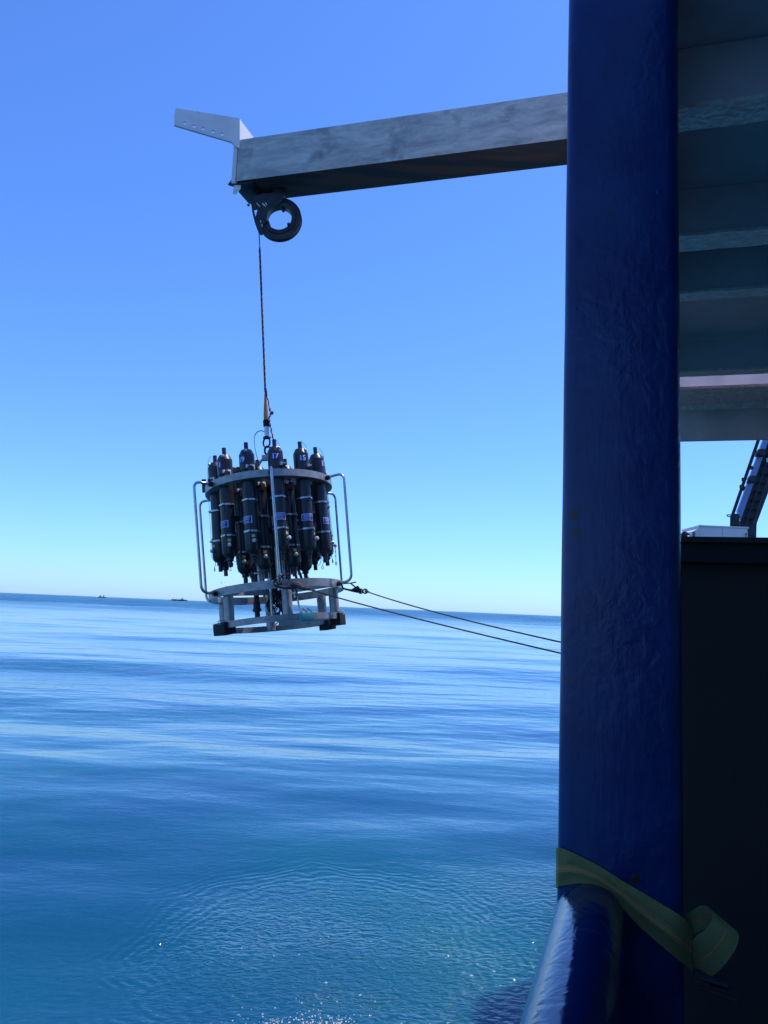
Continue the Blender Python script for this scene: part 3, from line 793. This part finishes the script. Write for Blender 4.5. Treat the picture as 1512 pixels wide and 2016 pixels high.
# --- bottles
def text_mesh(s, size):
    cu = bpy.data.curves.new('t', 'FONT'); cu.body = s; cu.size = size; cu.align_x = 'CENTER'; cu.align_y = 'CENTER'; cu.offset = size*.03
    cu.resolution_u = 3
    ob = bpy.data.objects.new('t', cu); COL.objects.link(ob)
    dg = bpy.context.evaluated_depsgraph_get(); me = bpy.data.meshes.new_from_object(ob.evaluated_get(dg))
    bpy.data.objects.remove(ob); return me
def wrap_patch(bm, a0, a1, z0, z1, r, n=8, mi=0):
    prev = None
    for i in range(n+1):
        a = a0 + (a1-a0)*i/n; p = (bm.verts.new(cyl(a, r, z0)), bm.verts.new(cyl(a, r, z1)), bm.verts.new(cyl(a, r-.0012, z0)), bm.verts.new(cyl(a, r-.0012, z1)))
        if prev:
            for q in ((0,1),(1,3),(3,2),(2,0)):
                f = bm.faces.new((prev[q[0]], p[q[0]], p[q[1]], prev[q[1]])); f.material_index = mi
        else:
            f = bm.faces.new((p[0],p[1],p[3],p[2])); f.material_index = mi
        prev = p
    f = bm.faces.new((prev[0],prev[2],prev[3],prev[1])); f.material_index = mi
BR = .056
def bparts():
    out = {}
    bm = bmesh.new()   # body
    lathe(bm, [(0,.150),(BR-.002,.150),(BR-.002,-.43),(0,-.43)], (0,0,0), (0,0,1), 28); out['body'] = bm
    bm = bmesh.new()
    lathe(bm, [(0,.205),(.040,.205),(.044,.200),(.060,.165),(.0605,.04),(.056,.035),(0,.035)], (0,0,0), (0,0,1), 28); out['top_cap'] = (bm, 'pvc')
    bm = bmesh.new(); lathe(bm, [(0,.268),(.0165,.268),(.0165,.20),(0,.20)], (0,0,0), (0,0,1), 14); out['stem'] = (bm, 'pvc')
    bm = bmesh.new()
    lathe(bm, [(0,-.42),(.0595,-.42),(.0595,-.565),(.052,-.59),(.030,-.612),(.026,-.615),(.026,-.635),(.0165,-.638),(.0165,-.685),(0,-.685)], (0,0,0), (0,0,1), 28); out['bottom_cap'] = (bm, 'pvc')
    for nm, z in (('upper', -.20), ('lower', -.445)):
        bm = bmesh.new(); lathe(bm, [(BR-.001,z-.0065),(.0625,z-.0065),(.0625,z+.0065),(BR-.001,z+.0065)], (0,0,0), (0,0,1), 28, closed=True)
        lbox(bm, cyl(25, .066, z), (.022,.016,.013), .002); out['hose_clamp' + nm] = (bm, 'steel_band')
    # shoulder ring, pale reflective rim
    bm = bmesh.new(); c = cyl(38, .050, .188); lathe(bm, [(0,-.012),(.010,-.010),(.013,0),(.010,.012),(0,.016)], c, (c.x, c.y, .04), 10); out['vent_knob'] = (bm, 'white_plastic')
    bm = bmesh.new(); c = cyl(52, .058, -.525); d = Vector((c.x,c.y,0)).normalized()
    lathe(bm, [(0,-.005),(.008,-.005),(.008,.012),(.0145,.013),(.0145,.028),(.009,.032),(0,.032)], c, d, 12); out['valve_knob'] = (bm, 'white_plastic')
    bm = bmesh.new(); wrap_patch(bm, 40, 64, -.496, -.474, .0612, 4); out['yellow_sticker'] = (bm, 'sticker_yellow')
    # maker's label: white border, blue field, white script strokes
    bm = bmesh.new(); wrap_patch(bm, -50, 52, -.382, -.328, .0566, 10, 0); wrap_patch(bm, -44, 46, -.377, -.333, .0571, 10, 1)
    rnd = random.Random(3)
    for row, (za, zb_) in enumerate(((-.346, -.338), (-.359, -.352), (-.371, -.366))):
        a = -38 + 5*row
        while a < 34 - 4*row:
            w = rnd.uniform(2.5, 8); wrap_patch(bm, a, min(a+w, 40), za + rnd.uniform(-.001,.001), zb_, .0576, 2, 0); a += w + 2.2
    out['maker_label'] = (bm, ['sticker_white', 'sticker_blue'])
    # mounting blocks on the inner side and a trip lever outside
    bm = bmesh.new(); lbox(bm, cyl(180, .072, .09), (.05,.05,.05), .004); lbox(bm, cyl(180,.072,-.30), (.05,.05,.04), .004)
    lbox(bm, cyl(66, .066, .03), (.03,.045,.06), .006); out['mounting_block'] = (bm, 'black_plastic')
    bm = bmesh.new(); lbox(bm, cyl(40, .064, .058), (.022,.018,.026), .003); lbox(bm, cyl(75, .062, .052), (.03,.03,.04), .003); out['white_bracket'] = (bm, 'white_plastic')
    # lanyards
    bm = bmesh.new()
    tube(bm, catmull([cyl(20,.03,.262), cyl(34,.05,.235), cyl(38,.062,.20), cyl(30,.068,.05), cyl(28,.066,-.2), cyl(36,.068,-.42), cyl(30,.07,-.56), cyl(40,.045,-.61)], 5), .0016, 4)
    tube(bm, catmull([cyl(60,.07,-.50), cyl(70,.078,-.55), cyl(75,.08,-.60), cyl(70,.074,-.64), cyl(60,.07,-.66)], 4), .0024, 4)
    lp = cyl(62,.07,-.675); tube(bm, [lp + Vector((.008*math.cos(R(t)), 0, .014*math.sin(R(t)))) for t in range(0,360,40)], .003, 4, closed=True)
    for t in range(3): lathe(bm, [(0,-.006),(.006,0),(0,.006)], cyl(66+3*t, .078-.002*t, -.54-.035*t), (0,0,1), 6)
    out['lanyard'] = (bm, 'dark_rope')
    bm = bmesh.new()
    tube(bm, catmull([cyl(200,.03,-.63), cyl(150,.045,-.645), cyl(110,.05,-.62), cyl(95,.055,-.58), cyl(80,.066,-.53)], 4), .0022, 4)
    out['tubing'] = (bm, 'pvc')
    return out
bp_ = bparts()
body0 = rp('sampling_bottle', bp_.pop('body'), M['pvc'], angle=20)
subs = []
for k, (bmx, mm) in bp_.items():
    nm = k.replace('upper', '').replace('lower', '') if k.startswith('hose_clamp') else k
    mm = [M[q] for q in mm] if isinstance(mm, list) else M[mm]
    if nm in ('mounting_block', 'white_bracket'):
        subs += [rp(nm, q, mm, body0, 40) for q in split_bm(bmx)]
    else:
        o = rp(nm, bmx, mm, body0, 22); subs.append(o)
        if nm == 'lanyard': o['kind'] = 'stuff'
BRAD = .425
numbers = {0: ('17', -3), 1: ('15', 8), 2: ('13', 58), 11: ('19', -42), 10: ('21', -50), 9: (None, -100)}
back_rot = {3: 30, 4: -10, 5: -42, 6: -40, 7: -35, 8: -60}
first = True
inner = {12: -78, 13: -20, 14: 34, 15: 97, 16: 157, 17: 220}          # second, lower ring of bottles
for i in range(18):
    phi = inner.get(i, 7 + 30*i)
    if first: b = body0
    else:
        b = body0.copy(); COL.objects.link(b)
        for s in subs:
            if s.name.startswith('maker_label') and i >= 3 and i not in (10, 11): continue
            c = s.copy(); COL.objects.link(c); c.parent = b
    num, rz = numbers.get(i, (None, back_rot.get(i, {12: -52, 13: -46, 14: -38}.get(i, phi))))
    b.location = cyl(phi, .245, T - .085 + random.uniform(-.01, .01)) if i in inner else cyl(phi, BRAD, T + .022 + random.uniform(-.006, .006))
    b.rotation_euler = (R(random.uniform(-.7,.7)), R(random.uniform(-.7,.7)), R(rz))
    if num:
        b['label'] = 'bottle with white number %s on a blue sticker' % num
        me = text_mesh(num, .056); bmn_ = bmesh.new(); bmn_.from_mesh(me)
        rr_ = .0618
        for v in bmn_.verts:
            x, y = v.co.x, v.co.y; v.co = cyl(math.degrees(x / rr_), rr_ + .0009, .118 + y)
        for f in bmn_.faces: f.material_index = 0
        wrap_patch(bmn_, -24, 24, .095, .141, rr_, 5, 1)
        o = rp('number_sticker', bmn_, [M['sticker_white'], M['sticker_blue']], b, 30)
    first = False

# --- centre of the frame
bm = bmesh.new(); lathe(bm, [(0,.10),(.10,.10),(.13,.07),(.13,-.02),(.06,-.03),(.06,-.24),(0,-.24)], (0,0,T), (0,0,1), 24); rp('release_carousel', bm, M['black_plastic'])
bm = bmesh.new(); lathe(bm, [(0,T-.24),(.055,T-.24),(.055,.22),(.04,.2),(.04,.10),(0,.10)], (0,0.02,0), (0,0,1), 18); rp('pressure_housing', bm, M['pvc'])
for (x, y, r, z0, z1, m) in ((-.13,-.05,.020,.06,T-.2,'steel'), (-.10,.04,.012,-.02,T-.3,'steel'), (.02,-.10,.018,.0,T-.25,'steel'), (.10,.0,.022,.02,T-.3,'pvc'),
                           (-.05,-.09,.013,-.24,.32,'steel'), (-.055,.12,.03,-.27,.1,'alu'), (.06,-.06,.014,-.0,.4,'steel'), (.09,-.08,.008,-.05,.35,'pvc'), (-.15,.02,.008,-.1,.3,'pvc')):
    bm = bmesh.new(); lathe(bm, [(0,z0),(r,z0),(r,z1),(0,z1)], (x,y,0), (0,0,1), 14); rp('support_rod' if r < .016 else 'instrument_tube', bm, M[m])
bm = bmesh.new(); lathe(bm, [(0,-.215),(.021,-.215),(.021,-.165),(.034,-.165),(.034,-.155),(.036,-.145),(.028,-.14),(.028,-.09),(.019,-.085),(.019,-.03),(.028,-.03),(.028,.0),(.014,.01),(.006,.06),(0,.06)], (-.165,-.05,.02), (0,0,1), 18)
rp('sensor', bm, M['black_plastic'], label='dark sensor hanging inside the lower frame')
bm = bmesh.new(); lathe(bm, [(0,.0),(.030,0),(.034,.03),(.022,.09),(.026,.12),(.026,.15),(0,.15)], (-.16,-.03,.05), (0,0,1), 14); rp('float_sensor', bm, M['pvc'])
bm = bmesh.new(); lbox(bm, (-.12,-.06,.155), (.10,.05,.014), .002); lbox(bm, (-.12,-.06,.185), (.05,.06,.03), .004); rp('clamp_bracket', bm, M['steel'])
rnd = random.Random(5)
bm = bmesh.new()
for k in range(26):
    c = Vector((rnd.uniform(-.07,.09), rnd.uniform(-.08,.08), rnd.uniform(-.12,.06)))
    pts = [c + Vector((rnd.uniform(-.05,.05), rnd.uniform(-.05,.05), .10 - .045*j + rnd.uniform(-.03,.03))) for j in range(6)]
    tube(bm, catmull(pts, 4), rnd.choice((.004,.005,.007)), 6)
tag(rp('cable_bundle', bm, M['black_rubber']), kind='stuff')
for k, (x, y, r, h, z) in enumerate(((.02,-.05,.035,.11,-.03), (.06,.03,.03,.13,-.06), (-.02,.05,.03,.12,.0), (.0,-.02,.045,.06,.06), (.05,-.03,.022,.08,-.12))):
    bm = bmesh.new(); lathe(bm, [(0,z),(r*.8,z),(r,z+.01),(r,z+h-.01),(r*.6,z+h),(0,z+h)], (x,y,0), (0,0,1), 14); rp('pump', bm, M['black_plastic'])
for pts in (((-.09,.0,.34),(-.11,-.05,.22),(-.06,-.08,.16),(-.07,-.06,.05)), ((.05,-.06,.38),(.10,-.08,.30),(.15,-.04,.18),(.17,-.02,.02)), ((.09,-.02,.42),(.12,.0,.3),(.19,.02,.16),(.22,.03,.03)), ((-.16,-.03,.22),(-.19,-.03,.12),(-.175,-.03,.05)),
            ((-.05,-.09,.0),(.02,-.12,-.1),(.0,-.10,-.18),(-.04,-.09,-.2))):
    bm = bmesh.new(); tube(bm, catmull(pts, 6), .011 if pts[0][0] > 0 else .006, 8); rp('hose', bm, M['pvc'])
# right hand hanging sensor with shackle
bm = bmesh.new(); tube(bm, [(.14,-.20,-.02),(.15,-.20,-.10),(.16,-.2,-.17),(.17,-.2,-.235)], .007, 8); lathe(bm, [(0,-.02),(.02,-.02),(.02,.02),(0,.02)], (.135,-.2,-.06), (0,0,1), 10); rp('hanging_sensor', bm, M['steel'])
bm = bmesh.new(); tube(bm, [(.128+.02*math.cos(R(t)), -.21, -.045+.045*math.sin(R(t))) for t in range(0,360,30)], .006, 6, closed=True); rp('carabiner', bm, M['black_plastic'])
# lifting bail
bm = bmesh.new(); tube(bm, fillet([(-.19,.0,T+.05),(-.04,-.01,T+.255),(.02,-.01,T+.275),(.05,0,T+.25),(.19,0,T+.05)], .02), .011, 8); rp('lifting_bail', bm, M['steel'])
bm = bmesh.new(); lbox(bm, (-.005,-.02,T+.262), (.075,.04,.045), .004); rp('bail_plate', bm, M['alu'])
# brass tab at the left of the upper ring
bm = bmesh.new(); lbox(bm, cyl(-88,.52,T+.055), (.035,.02,.11), .003); rp('side_bracket', bm, M['pvc'])
# feet
for a, s in ((-58,.082),(66,.07),(124,.065)):
    bm = bmesh.new(); c = cyl(a, .49, -.272); d = Vector((c.x,c.y,0)).normalized(); t = d.cross(Vector((0,0,1)))
    box(bm, c, d*(s*.6), t*s, Vector((0,0,.045)), .004); fo = rp('rubber_foot', bm, M['black_rubber'])
    for q in (-.3, .1):
        bm = bmesh.new(); tube(bm, fillet([c + t*s*q + d*.048 + Vector((0,0,.03)), c + t*s*q + d*.048 + Vector((0,0,.062)), c + t*s*q - d*.03 + Vector((0,0,.062)), c + t*s*q - d*.03 + Vector((0,0,.03))], .01), .0035, 6); rp('strap_wire', bm, M['white_plastic'], fo)
bm = bmesh.new(); a = 20; c = cyl(a, .545, -.258); d = Vector((c.x,c.y,0)).normalized(); t = d.cross(Vector((0,0,1)))
box(bm, c, d*.03, t*.052, Vector((0,0,.029)), .003); an = rp('anode_block', bm, M['teal'], label='teal block tied to the base ring')
for q in (-.028, .012):
    bm = bmesh.new(); tube(bm, [c + t*(q-.022) + d*.0 + Vector((0,0,.028)), c + t*q - d*.03 + Vector((0,0,.068)), c + t*(q+.022) + Vector((0,0,.028))], .005, 6); rp('lashing', bm, M['rust_iron'], an)

# ------------------------------------------------------------------ tag lines
def rosw(v): return A0 + rot @ Vector(v)
def tagline(hook_pts, lines, ring_c, label):
    e = empty('tag_line', hook_pts[0])
    bm = bmesh.new(); tube(bm, lines, .0062, 6); 
    finish('line', bm, M['dark_rope'], e)
    return e
DT = 5.62
# near line: hook closed round the guard tube's foot
e = empty('tag_line', P(545, 1152, DT))
h0 = [P(545,1139,DT), P(541,1144,DT), P(541,1150,DT-.01), P(548,1154,DT-.02), P(562,1157,DT-.03), P(580,1158,DT-.03)]
bm = bmesh.new(); tube(bm, catmull(h0, 5), .010, 8); tube(bm, [P(572,1150,DT-.03), P(585,1155,DT-.03), P(600,1159,DT-.03), P(612,1160,DT-.03)], .012, 8); finish('hook', bm, M['rust_iron'], e)
bm = bmesh.new(); tube(bm, [P(545,1135,DT-.03), P(562,1131,DT-.03), P(577,1130,DT-.03)], .005, 6); tube(bm, [P(562,1131,DT-.03), P(569,1141,DT-.03), P(578,1150,DT-.03)], .006, 6); finish('release_lever', bm, M['rust_iron'], e)
bm = bmesh.new(); cL = P(585,1152,DT-.03)
tube(bm, [cL + (P(597,1157,DT-.03)-P(577,1150,DT-.03))*(.5*math.cos(R(t))) + Z*.018*math.sin(R(t)) for t in range(0,360,30)], .0055, 6, closed=True); finish('eye', bm, M['red_rope'], e)
end1 = PU(1112, 1288, PF + .6)
s1 = P(600, 1158, DT-.03)
def sag(a, b, s, n=40): return [a.lerp(b, i/n) - Z * (s * 4 * (i/n) * (1 - i/n)) for i in range(n+1)]
bm = bmesh.new(); tube(bm, sag(s1, end1, .01), .0052, 6, rfun=lambda t: 1 - .42*t); finish('line', bm, M['tag_rope'], e)
bm = bmesh.new(); tube(bm, [s1 + V*0, s1.lerp(end1, .08)], .0085, 6, rfun=lambda t: 1.1-.4*t); finish('whipping', bm, M['rust_iron'], e)
tag(e, 'lower tag line hooked to the front guard tube, running to the post', 'tag line', 'tag lines from the sampler to the ship')
# far line with open lever hook
D2 = 5.95
e = empty('tag_line', P(680, 1155, D2))
bm = bmesh.new(); tube(bm, catmull([P(672,1148,D2), P(676,1158,D2), P(690,1162,D2), P(705,1165,D2)], 5), .008, 8, rfun=lambda t: .6+.7*t)
plate(bm, [P(x,y,D2-.008) for x, y in ((690,1161),(697,1157),(704,1153),(712,1164),(708,1168),(695,1164))], [], U, .016); finish('hook', bm, M['rust_iron'], e)
bm = bmesh.new(); tube(bm, [P(676,1149,D2), P(690,1148,D2), P(701,1146,D2)], .005, 6); tube(bm, [P(690,1148,D2), P(697,1154,D2), P(706,1161,D2)], .006, 6); finish('release_lever', bm, M['rust_iron'], e)
for cx in (710, 719):
    bm = bmesh.new(); c = P(cx, 1164, D2); tube(bm, [c + V*.018*math.cos(R(t)) + Z*.016*math.sin(R(t)) for t in range(0,360,30)], .006, 6, closed=True); finish('shackle', bm, M['rust_iron'], e)
end2 = PU(1112, 1266, PF + .6); s2 = P(720, 1164, D2)
bm = bmesh.new(); tube(bm, sag(s2, end2, .015), .0052, 6, rfun=lambda t: 1 - .42*t); finish('line', bm, M['tag_rope'], e)
bm = bmesh.new(); tube(bm, [s2, s2.lerp(end2, .04)], .009, 6, rfun=lambda t: 1.1-.4*t); finish('whipping', bm, M['rust_iron'], e)
tag(e, 'upper tag line with an open lever hook right of the sampler', 'tag line', 'tag lines from the sampler to the ship')

# ------------------------------------------------------------------ gear on the housing top
DW = 8.6
cab = empty('equipment_cabinet', P(1422, 1168, DW)); 
zt_ = P(1422, 1038, DW).z; z0_ = (CAM + Z*ZH).z
def uat(x, dep): return (P(x, 1050, dep) - CAM)
def cabx(x0, x1, m, name, dep=.5, ztop=zt_, parent=cab, extra=0, inset=0):
    a = P(x0, 1050, DW); b = P(x1, 1050, DW); a.z = b.z = (ztop + z0_)/2
    d = Vector((b.x-a.x, b.y-a.y, 0)).normalized(); n = Vector((-d.y, d.x, 0))
    bm = bmesh.new(); box(bm, (a+b)/2 + n*(dep/2 + inset), d*((b-a).length/2), n*(dep/2), Z*((ztop-z0_)/2), .004)
    return finish(name, bm, m, parent), d, n
_, cdv, cn = cabx(1378, 1421.6, M['white_paint'], 'door_panel')
cabx(1422.4, 1472, M['white_paint'], 'door_panel')
a = P(1377, 1038, DW); b = P(1473, 1038, DW); b.z = a.z = zt_ + .006
bm = bmesh.new(); box(bm, (a+b)/2 + cn*.25, cdv*((b-a).length/2+.004), cn*.26, Z*.008, .002); finish('lid', bm, M['white_paint'], cab)
bm = bmesh.new(); plate(bm, [P(1377.6,1039,DW), P(1377.6,1168,DW+.0), P(1361,1168,DW), P(1362,1052,DW), P(1364,1046,DW)], [], cn, .5); finish('sloped_end', bm, M['white_paint'], cab)
for i in range(4):
    bm = bmesh.new(); c = P(1366, 1049 + i*3, DW - .006); box(bm, c, cdv*.012, cn*.005, Z*.005); finish('louvre', bm, M['crane_dark'], cab)
bm = bmesh.new(); tube(bm, [P(1378,1038,DW), P(1378,1033,DW)], .006, 5); finish('aerial', bm, M['crane_dark'], cab)
bm = bmesh.new(); tube(bm, [P(1469,1049,DW-.015), P(1469,1057,DW-.015)], .006, 5); finish('handle', bm, M['crane_dark'], cab)
tag(cab, 'white equipment cabinet with a sloping left end on the dark housing', 'cabinet')
# small brown fairlead
DF = 7.4
fl_ = empty('fairlead', P(1350, 1090, DF))
def zof(x): return z0_
bm = bmesh.new(); plate(bm, [P(x, y, DF) for x, y in ((1341,1110),(1342,1049),(1346,1046),(1352,1047),(1360,1054),(1363,1110))], [[P(x,y,DF) for x,y in ((1349,1057),(1352,1054),(1356,1057))]], U, .12); finish('frame', bm, M['crane_brown'], fl_)
bm = bmesh.new(); tube(bm, [P(1346,1054,DF-.05), P(1346,1054,DF+.2)], .02, 10); finish('roller', bm, M['black_plastic'], fl_)
bm = bmesh.new(); tube(bm, [P(1353,1057,DF-.04), P(1358,1057,DF-.04)], .012, 8); finish('pin', bm, M['white_paint'], fl_)
tag(fl_, 'small brown metal fairlead left of the white cabinet', 'fairlead')

# crane
DC = 11.5
cr = empty('deck_crane', P(1480, 1168, DC))
def poly(name, pts, m, th, dep=DC, holes=(), parent=cr, off=0.0):
    bm = bmesh.new(); plate(bm, [P(x, y, dep) + U*off for x, y in pts], [[P(x, y, dep) + U*off for x, y in h] for h in holes], U, th)
    return finish(name, bm, m, parent, 30)
def ext(p, q, y):  # extend the line p-q to height y
    t = (y - q[1]) / (p[1] - q[1]); return (q[0] + (p[0]-q[0])*t, y)
tl, bl_ = (1510, 867), (1456, 1028)
tr, br_ = (1512, 971), (1490.5, 1029)
poly('boom_section', [ext(tl, bl_, 560), (1456,1028), (1456,1040), (1473,1052), (1486,1056), (1490.5,1029), ext(tr, br_, 560)], M['crane_dark'], .42)
poly('column', [(1473,1040),(1490,1030),(1486,1168),(1472,1168)], M['crane_dark'], .4, off=.01)
mid = []
for i in range(9):                              # stiffener bars across the underside
    y = 880 + i*17.5; p = ext(tl, bl_, y); q = ext(tr, br_, min(y + 6, 1029))
    bm = bmesh.new(); tube(bm, [P(p[0]+8, y, DC-.03), P(q[0]-3, y+3, DC-.03)], .012, 6); finish('cross_bar', bm, M['black_plastic'], cr)
for dx in (12, 26):
    bm = bmesh.new(); tube(bm, [P(ext(tl, bl_, 700)[0]+dx, 700, DC-.05), P(1456+dx, 1032, DC-.05)], .014, 6); finish('pipe', bm, M['crane_brown'] if dx > 20 else M['crane_dark'], cr)
for k, o_ in enumerate((0, 2.3, 4.6)):
    bm = bmesh.new(); a1_, a2_ = (1490.5, 867), (1438.5, 1018); q0 = ext(a1_, a2_, 600)
    tube(bm, [P(q0[0]+o_, 600, DC-.25), P(a2_[0]+o_, 1018, DC-.25), P(1438+o_, 1045, DC-.25), P(1438+o_, 1168, DC-.25)], .0085, 6, ); finish('hose', bm, M['crane_brown'] if k != 1 else M['black_plastic'], cr)
poly('cylinder', [ext((1501,867),(1450,1010),640), (1501,867), (1450.5,1006), (1455.5,1027), ext((1511.5,867),(1455.5,1027),867), ext((1511.5,867),(1455.5,1027),640)], M['crane_blue'], .16, off=-.1)
for (x, y, w, h) in ((1497,892,9,9), (1479,944,8,9), (1462.5,962,4,5)):
    c = P(x, y, DC-.2); bm = bmesh.new(); lathe(bm, [(0,-.09),(w*.0055,-.09),(w*.0068,-.04),(w*.0068,.04),(w*.005,.09),(0,.09)], c, U, 14)
    dirv = (P(1510,867,DC)-P(1456,1028,DC)).normalized(); box(bm, c, dirv*h*.0062, V*w*.0062, U*.06, .01); finish('clamp', bm, M['crane_dark'], cr)
bm = bmesh.new(); lathe(bm, [(0,-.05),(.045,-.05),(.045,.05),(0,.05)], P(1449,1018,DC-.2), U, 16)
box(bm, P(1449,1025,DC-.2), V*.04, U*.05, Z*.10, .02); finish('pivot', bm, M['crane_dark'], cr)
bm = bmesh.new(); c = P(1435.5, 1015, DC-.25); tube(bm, [c + V*.03*math.cos(R(t)) + Z*.014*math.sin(R(t)) for t in range(0,360,30)], .008, 6, closed=True); finish('lug', bm, M['crane_brown'], cr)
bm = bmesh.new(); box(bm, P(1511,906,DC-.06), V*.016, U*.01, Z*.03); finish('sign_plate', bm, M['white_paint'], cr)
for (x, y) in ((1459,958),(1463,944),(1484,893),(1480,921)):
    bm = bmesh.new(); box(bm, P(x, y, DC-.27), V*.02, U*.02, Z*.026, .004); finish('hose_bracket', bm, M['crane_brown'], cr)
tag(cr, 'dark folding deck crane with a blue hydraulic ram behind the white cabinet', 'crane')

# ------------------------------------------------------------------ far ships
def far_ship(px, width_px, D, label, big):
    c = CAM + (lambda d: d * (D / d.y))(ray(px, 1170)); c.z = 0
    e = empty('cargo_ship' if big else 'fishing_boat', c)
    Lh = width_px / FPX * D; X = Vector((1,0,0)); Y = Vector((0,1,0))
    s = Lh / 100
    def pl(name, pts, th, m, yo=0): 
        bm = bmesh.new(); plate(bm, [c + X*(x*s) + Z*(z*s) + Y*((yo - th/2)*s) for x, z in pts], [], Y, th*s); return finish(name, bm, m, e)
    if big:
        pl('hull', [(-50,-2),(48,-2),(50,6),(46,7),(-44,7.5),(-50,9)], 14, M['hull_dark'])
        pl('superstructure', [(8,7),(8,13),(14,14),(16,17),(22,17),(24,12),(30,11),(30,7)], 11, M['ship_white'])
        for x, h in ((-40,24),(-14,20),(18,26),(40,18)):
            pl('mast', [(x-.5,7),(x-.4,h),(x+.4,h),(x+.5,7)], 1, M['hull_dark'])
            pl('derrick', [(x,9),(x-6,h-6),(x-5.2,h-6),(x+.8,9)], 1, M['hull_dark'])
        pl('hatch', [(-36,7.4),(-36,9.6),(-20,9.6),(-20,7.4)], 9, M['hull_dark']); pl('hatch', [(-12,7.3),(-12,9.4),(4,9.4),(4,7.3)], 9, M['hull_dark'])
    else:
        pl('hull', [(-48,-2),(46,-2),(50,11),(40,9),(-30,9),(-50,13)], 22, M['hull_dark'])
        pl('superstructure', [(-40,10),(-38,26),(-34,31),(-22,30),(-20,20),(-6,18),(-6,9)], 16, M['ship_white'])
        pl('deck_gantry', [(12,9),(14,34),(18,38),(22,36),(24,9),(20,9),(19,28),(17,28),(16,9)], 8, M['hull_dark'])
        pl('mast', [(-27.5,30),(-27,48),(-26,48),(-25.5,30)], 1.4, M['hull_dark'])
        pl('mast', [(17,36),(17.4,44),(18.4,44),(19,36)], 1.4, M['hull_dark'])
        pl('rust_band', [(-47.8,1.5),(46,1.5),(46.6,3.5),(-48,3.5)], 22.4, M['hull_red'])
    tag(e, label, 'ship' if big else 'boat')
far_ship(202, 14.5, 3600, 'small two-masted fishing boat on the horizon, the left one', False)
far_ship(354, 31, 4200, 'long low cargo ship on the horizon just left of the sampler', True)

# ------------------------------------------------------------------ white specks added as sun glints on the water, and drips
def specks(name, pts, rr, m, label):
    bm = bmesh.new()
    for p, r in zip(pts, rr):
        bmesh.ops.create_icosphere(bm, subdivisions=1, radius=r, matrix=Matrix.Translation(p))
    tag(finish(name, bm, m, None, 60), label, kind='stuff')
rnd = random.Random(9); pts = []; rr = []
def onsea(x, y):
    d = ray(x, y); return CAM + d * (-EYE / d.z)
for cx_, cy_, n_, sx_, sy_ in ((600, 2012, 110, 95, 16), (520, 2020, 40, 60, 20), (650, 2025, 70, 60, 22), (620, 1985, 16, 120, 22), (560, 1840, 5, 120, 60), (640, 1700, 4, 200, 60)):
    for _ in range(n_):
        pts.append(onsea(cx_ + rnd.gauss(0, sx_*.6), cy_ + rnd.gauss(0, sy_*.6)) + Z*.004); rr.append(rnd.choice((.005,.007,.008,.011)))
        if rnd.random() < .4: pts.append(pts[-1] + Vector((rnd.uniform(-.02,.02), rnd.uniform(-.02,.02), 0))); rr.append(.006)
specks('glint_specks', pts, rr, M['white_plastic'], 'white specks added as sun glints on the rippled water under the sampler')
pts = [rosw(cyl(rnd.uniform(0,360), rnd.uniform(.3,.5), rnd.uniform(-.7,-.3))) for _ in range(14)] + [rosw(cyl(rnd.uniform(-110,-60), .43, rnd.uniform(.05,.2))) for _ in range(5)]
specks('water_drips', pts, [rnd.uniform(.002,.0035) for _ in pts], M['steel'], 'water drops falling from the sampler')
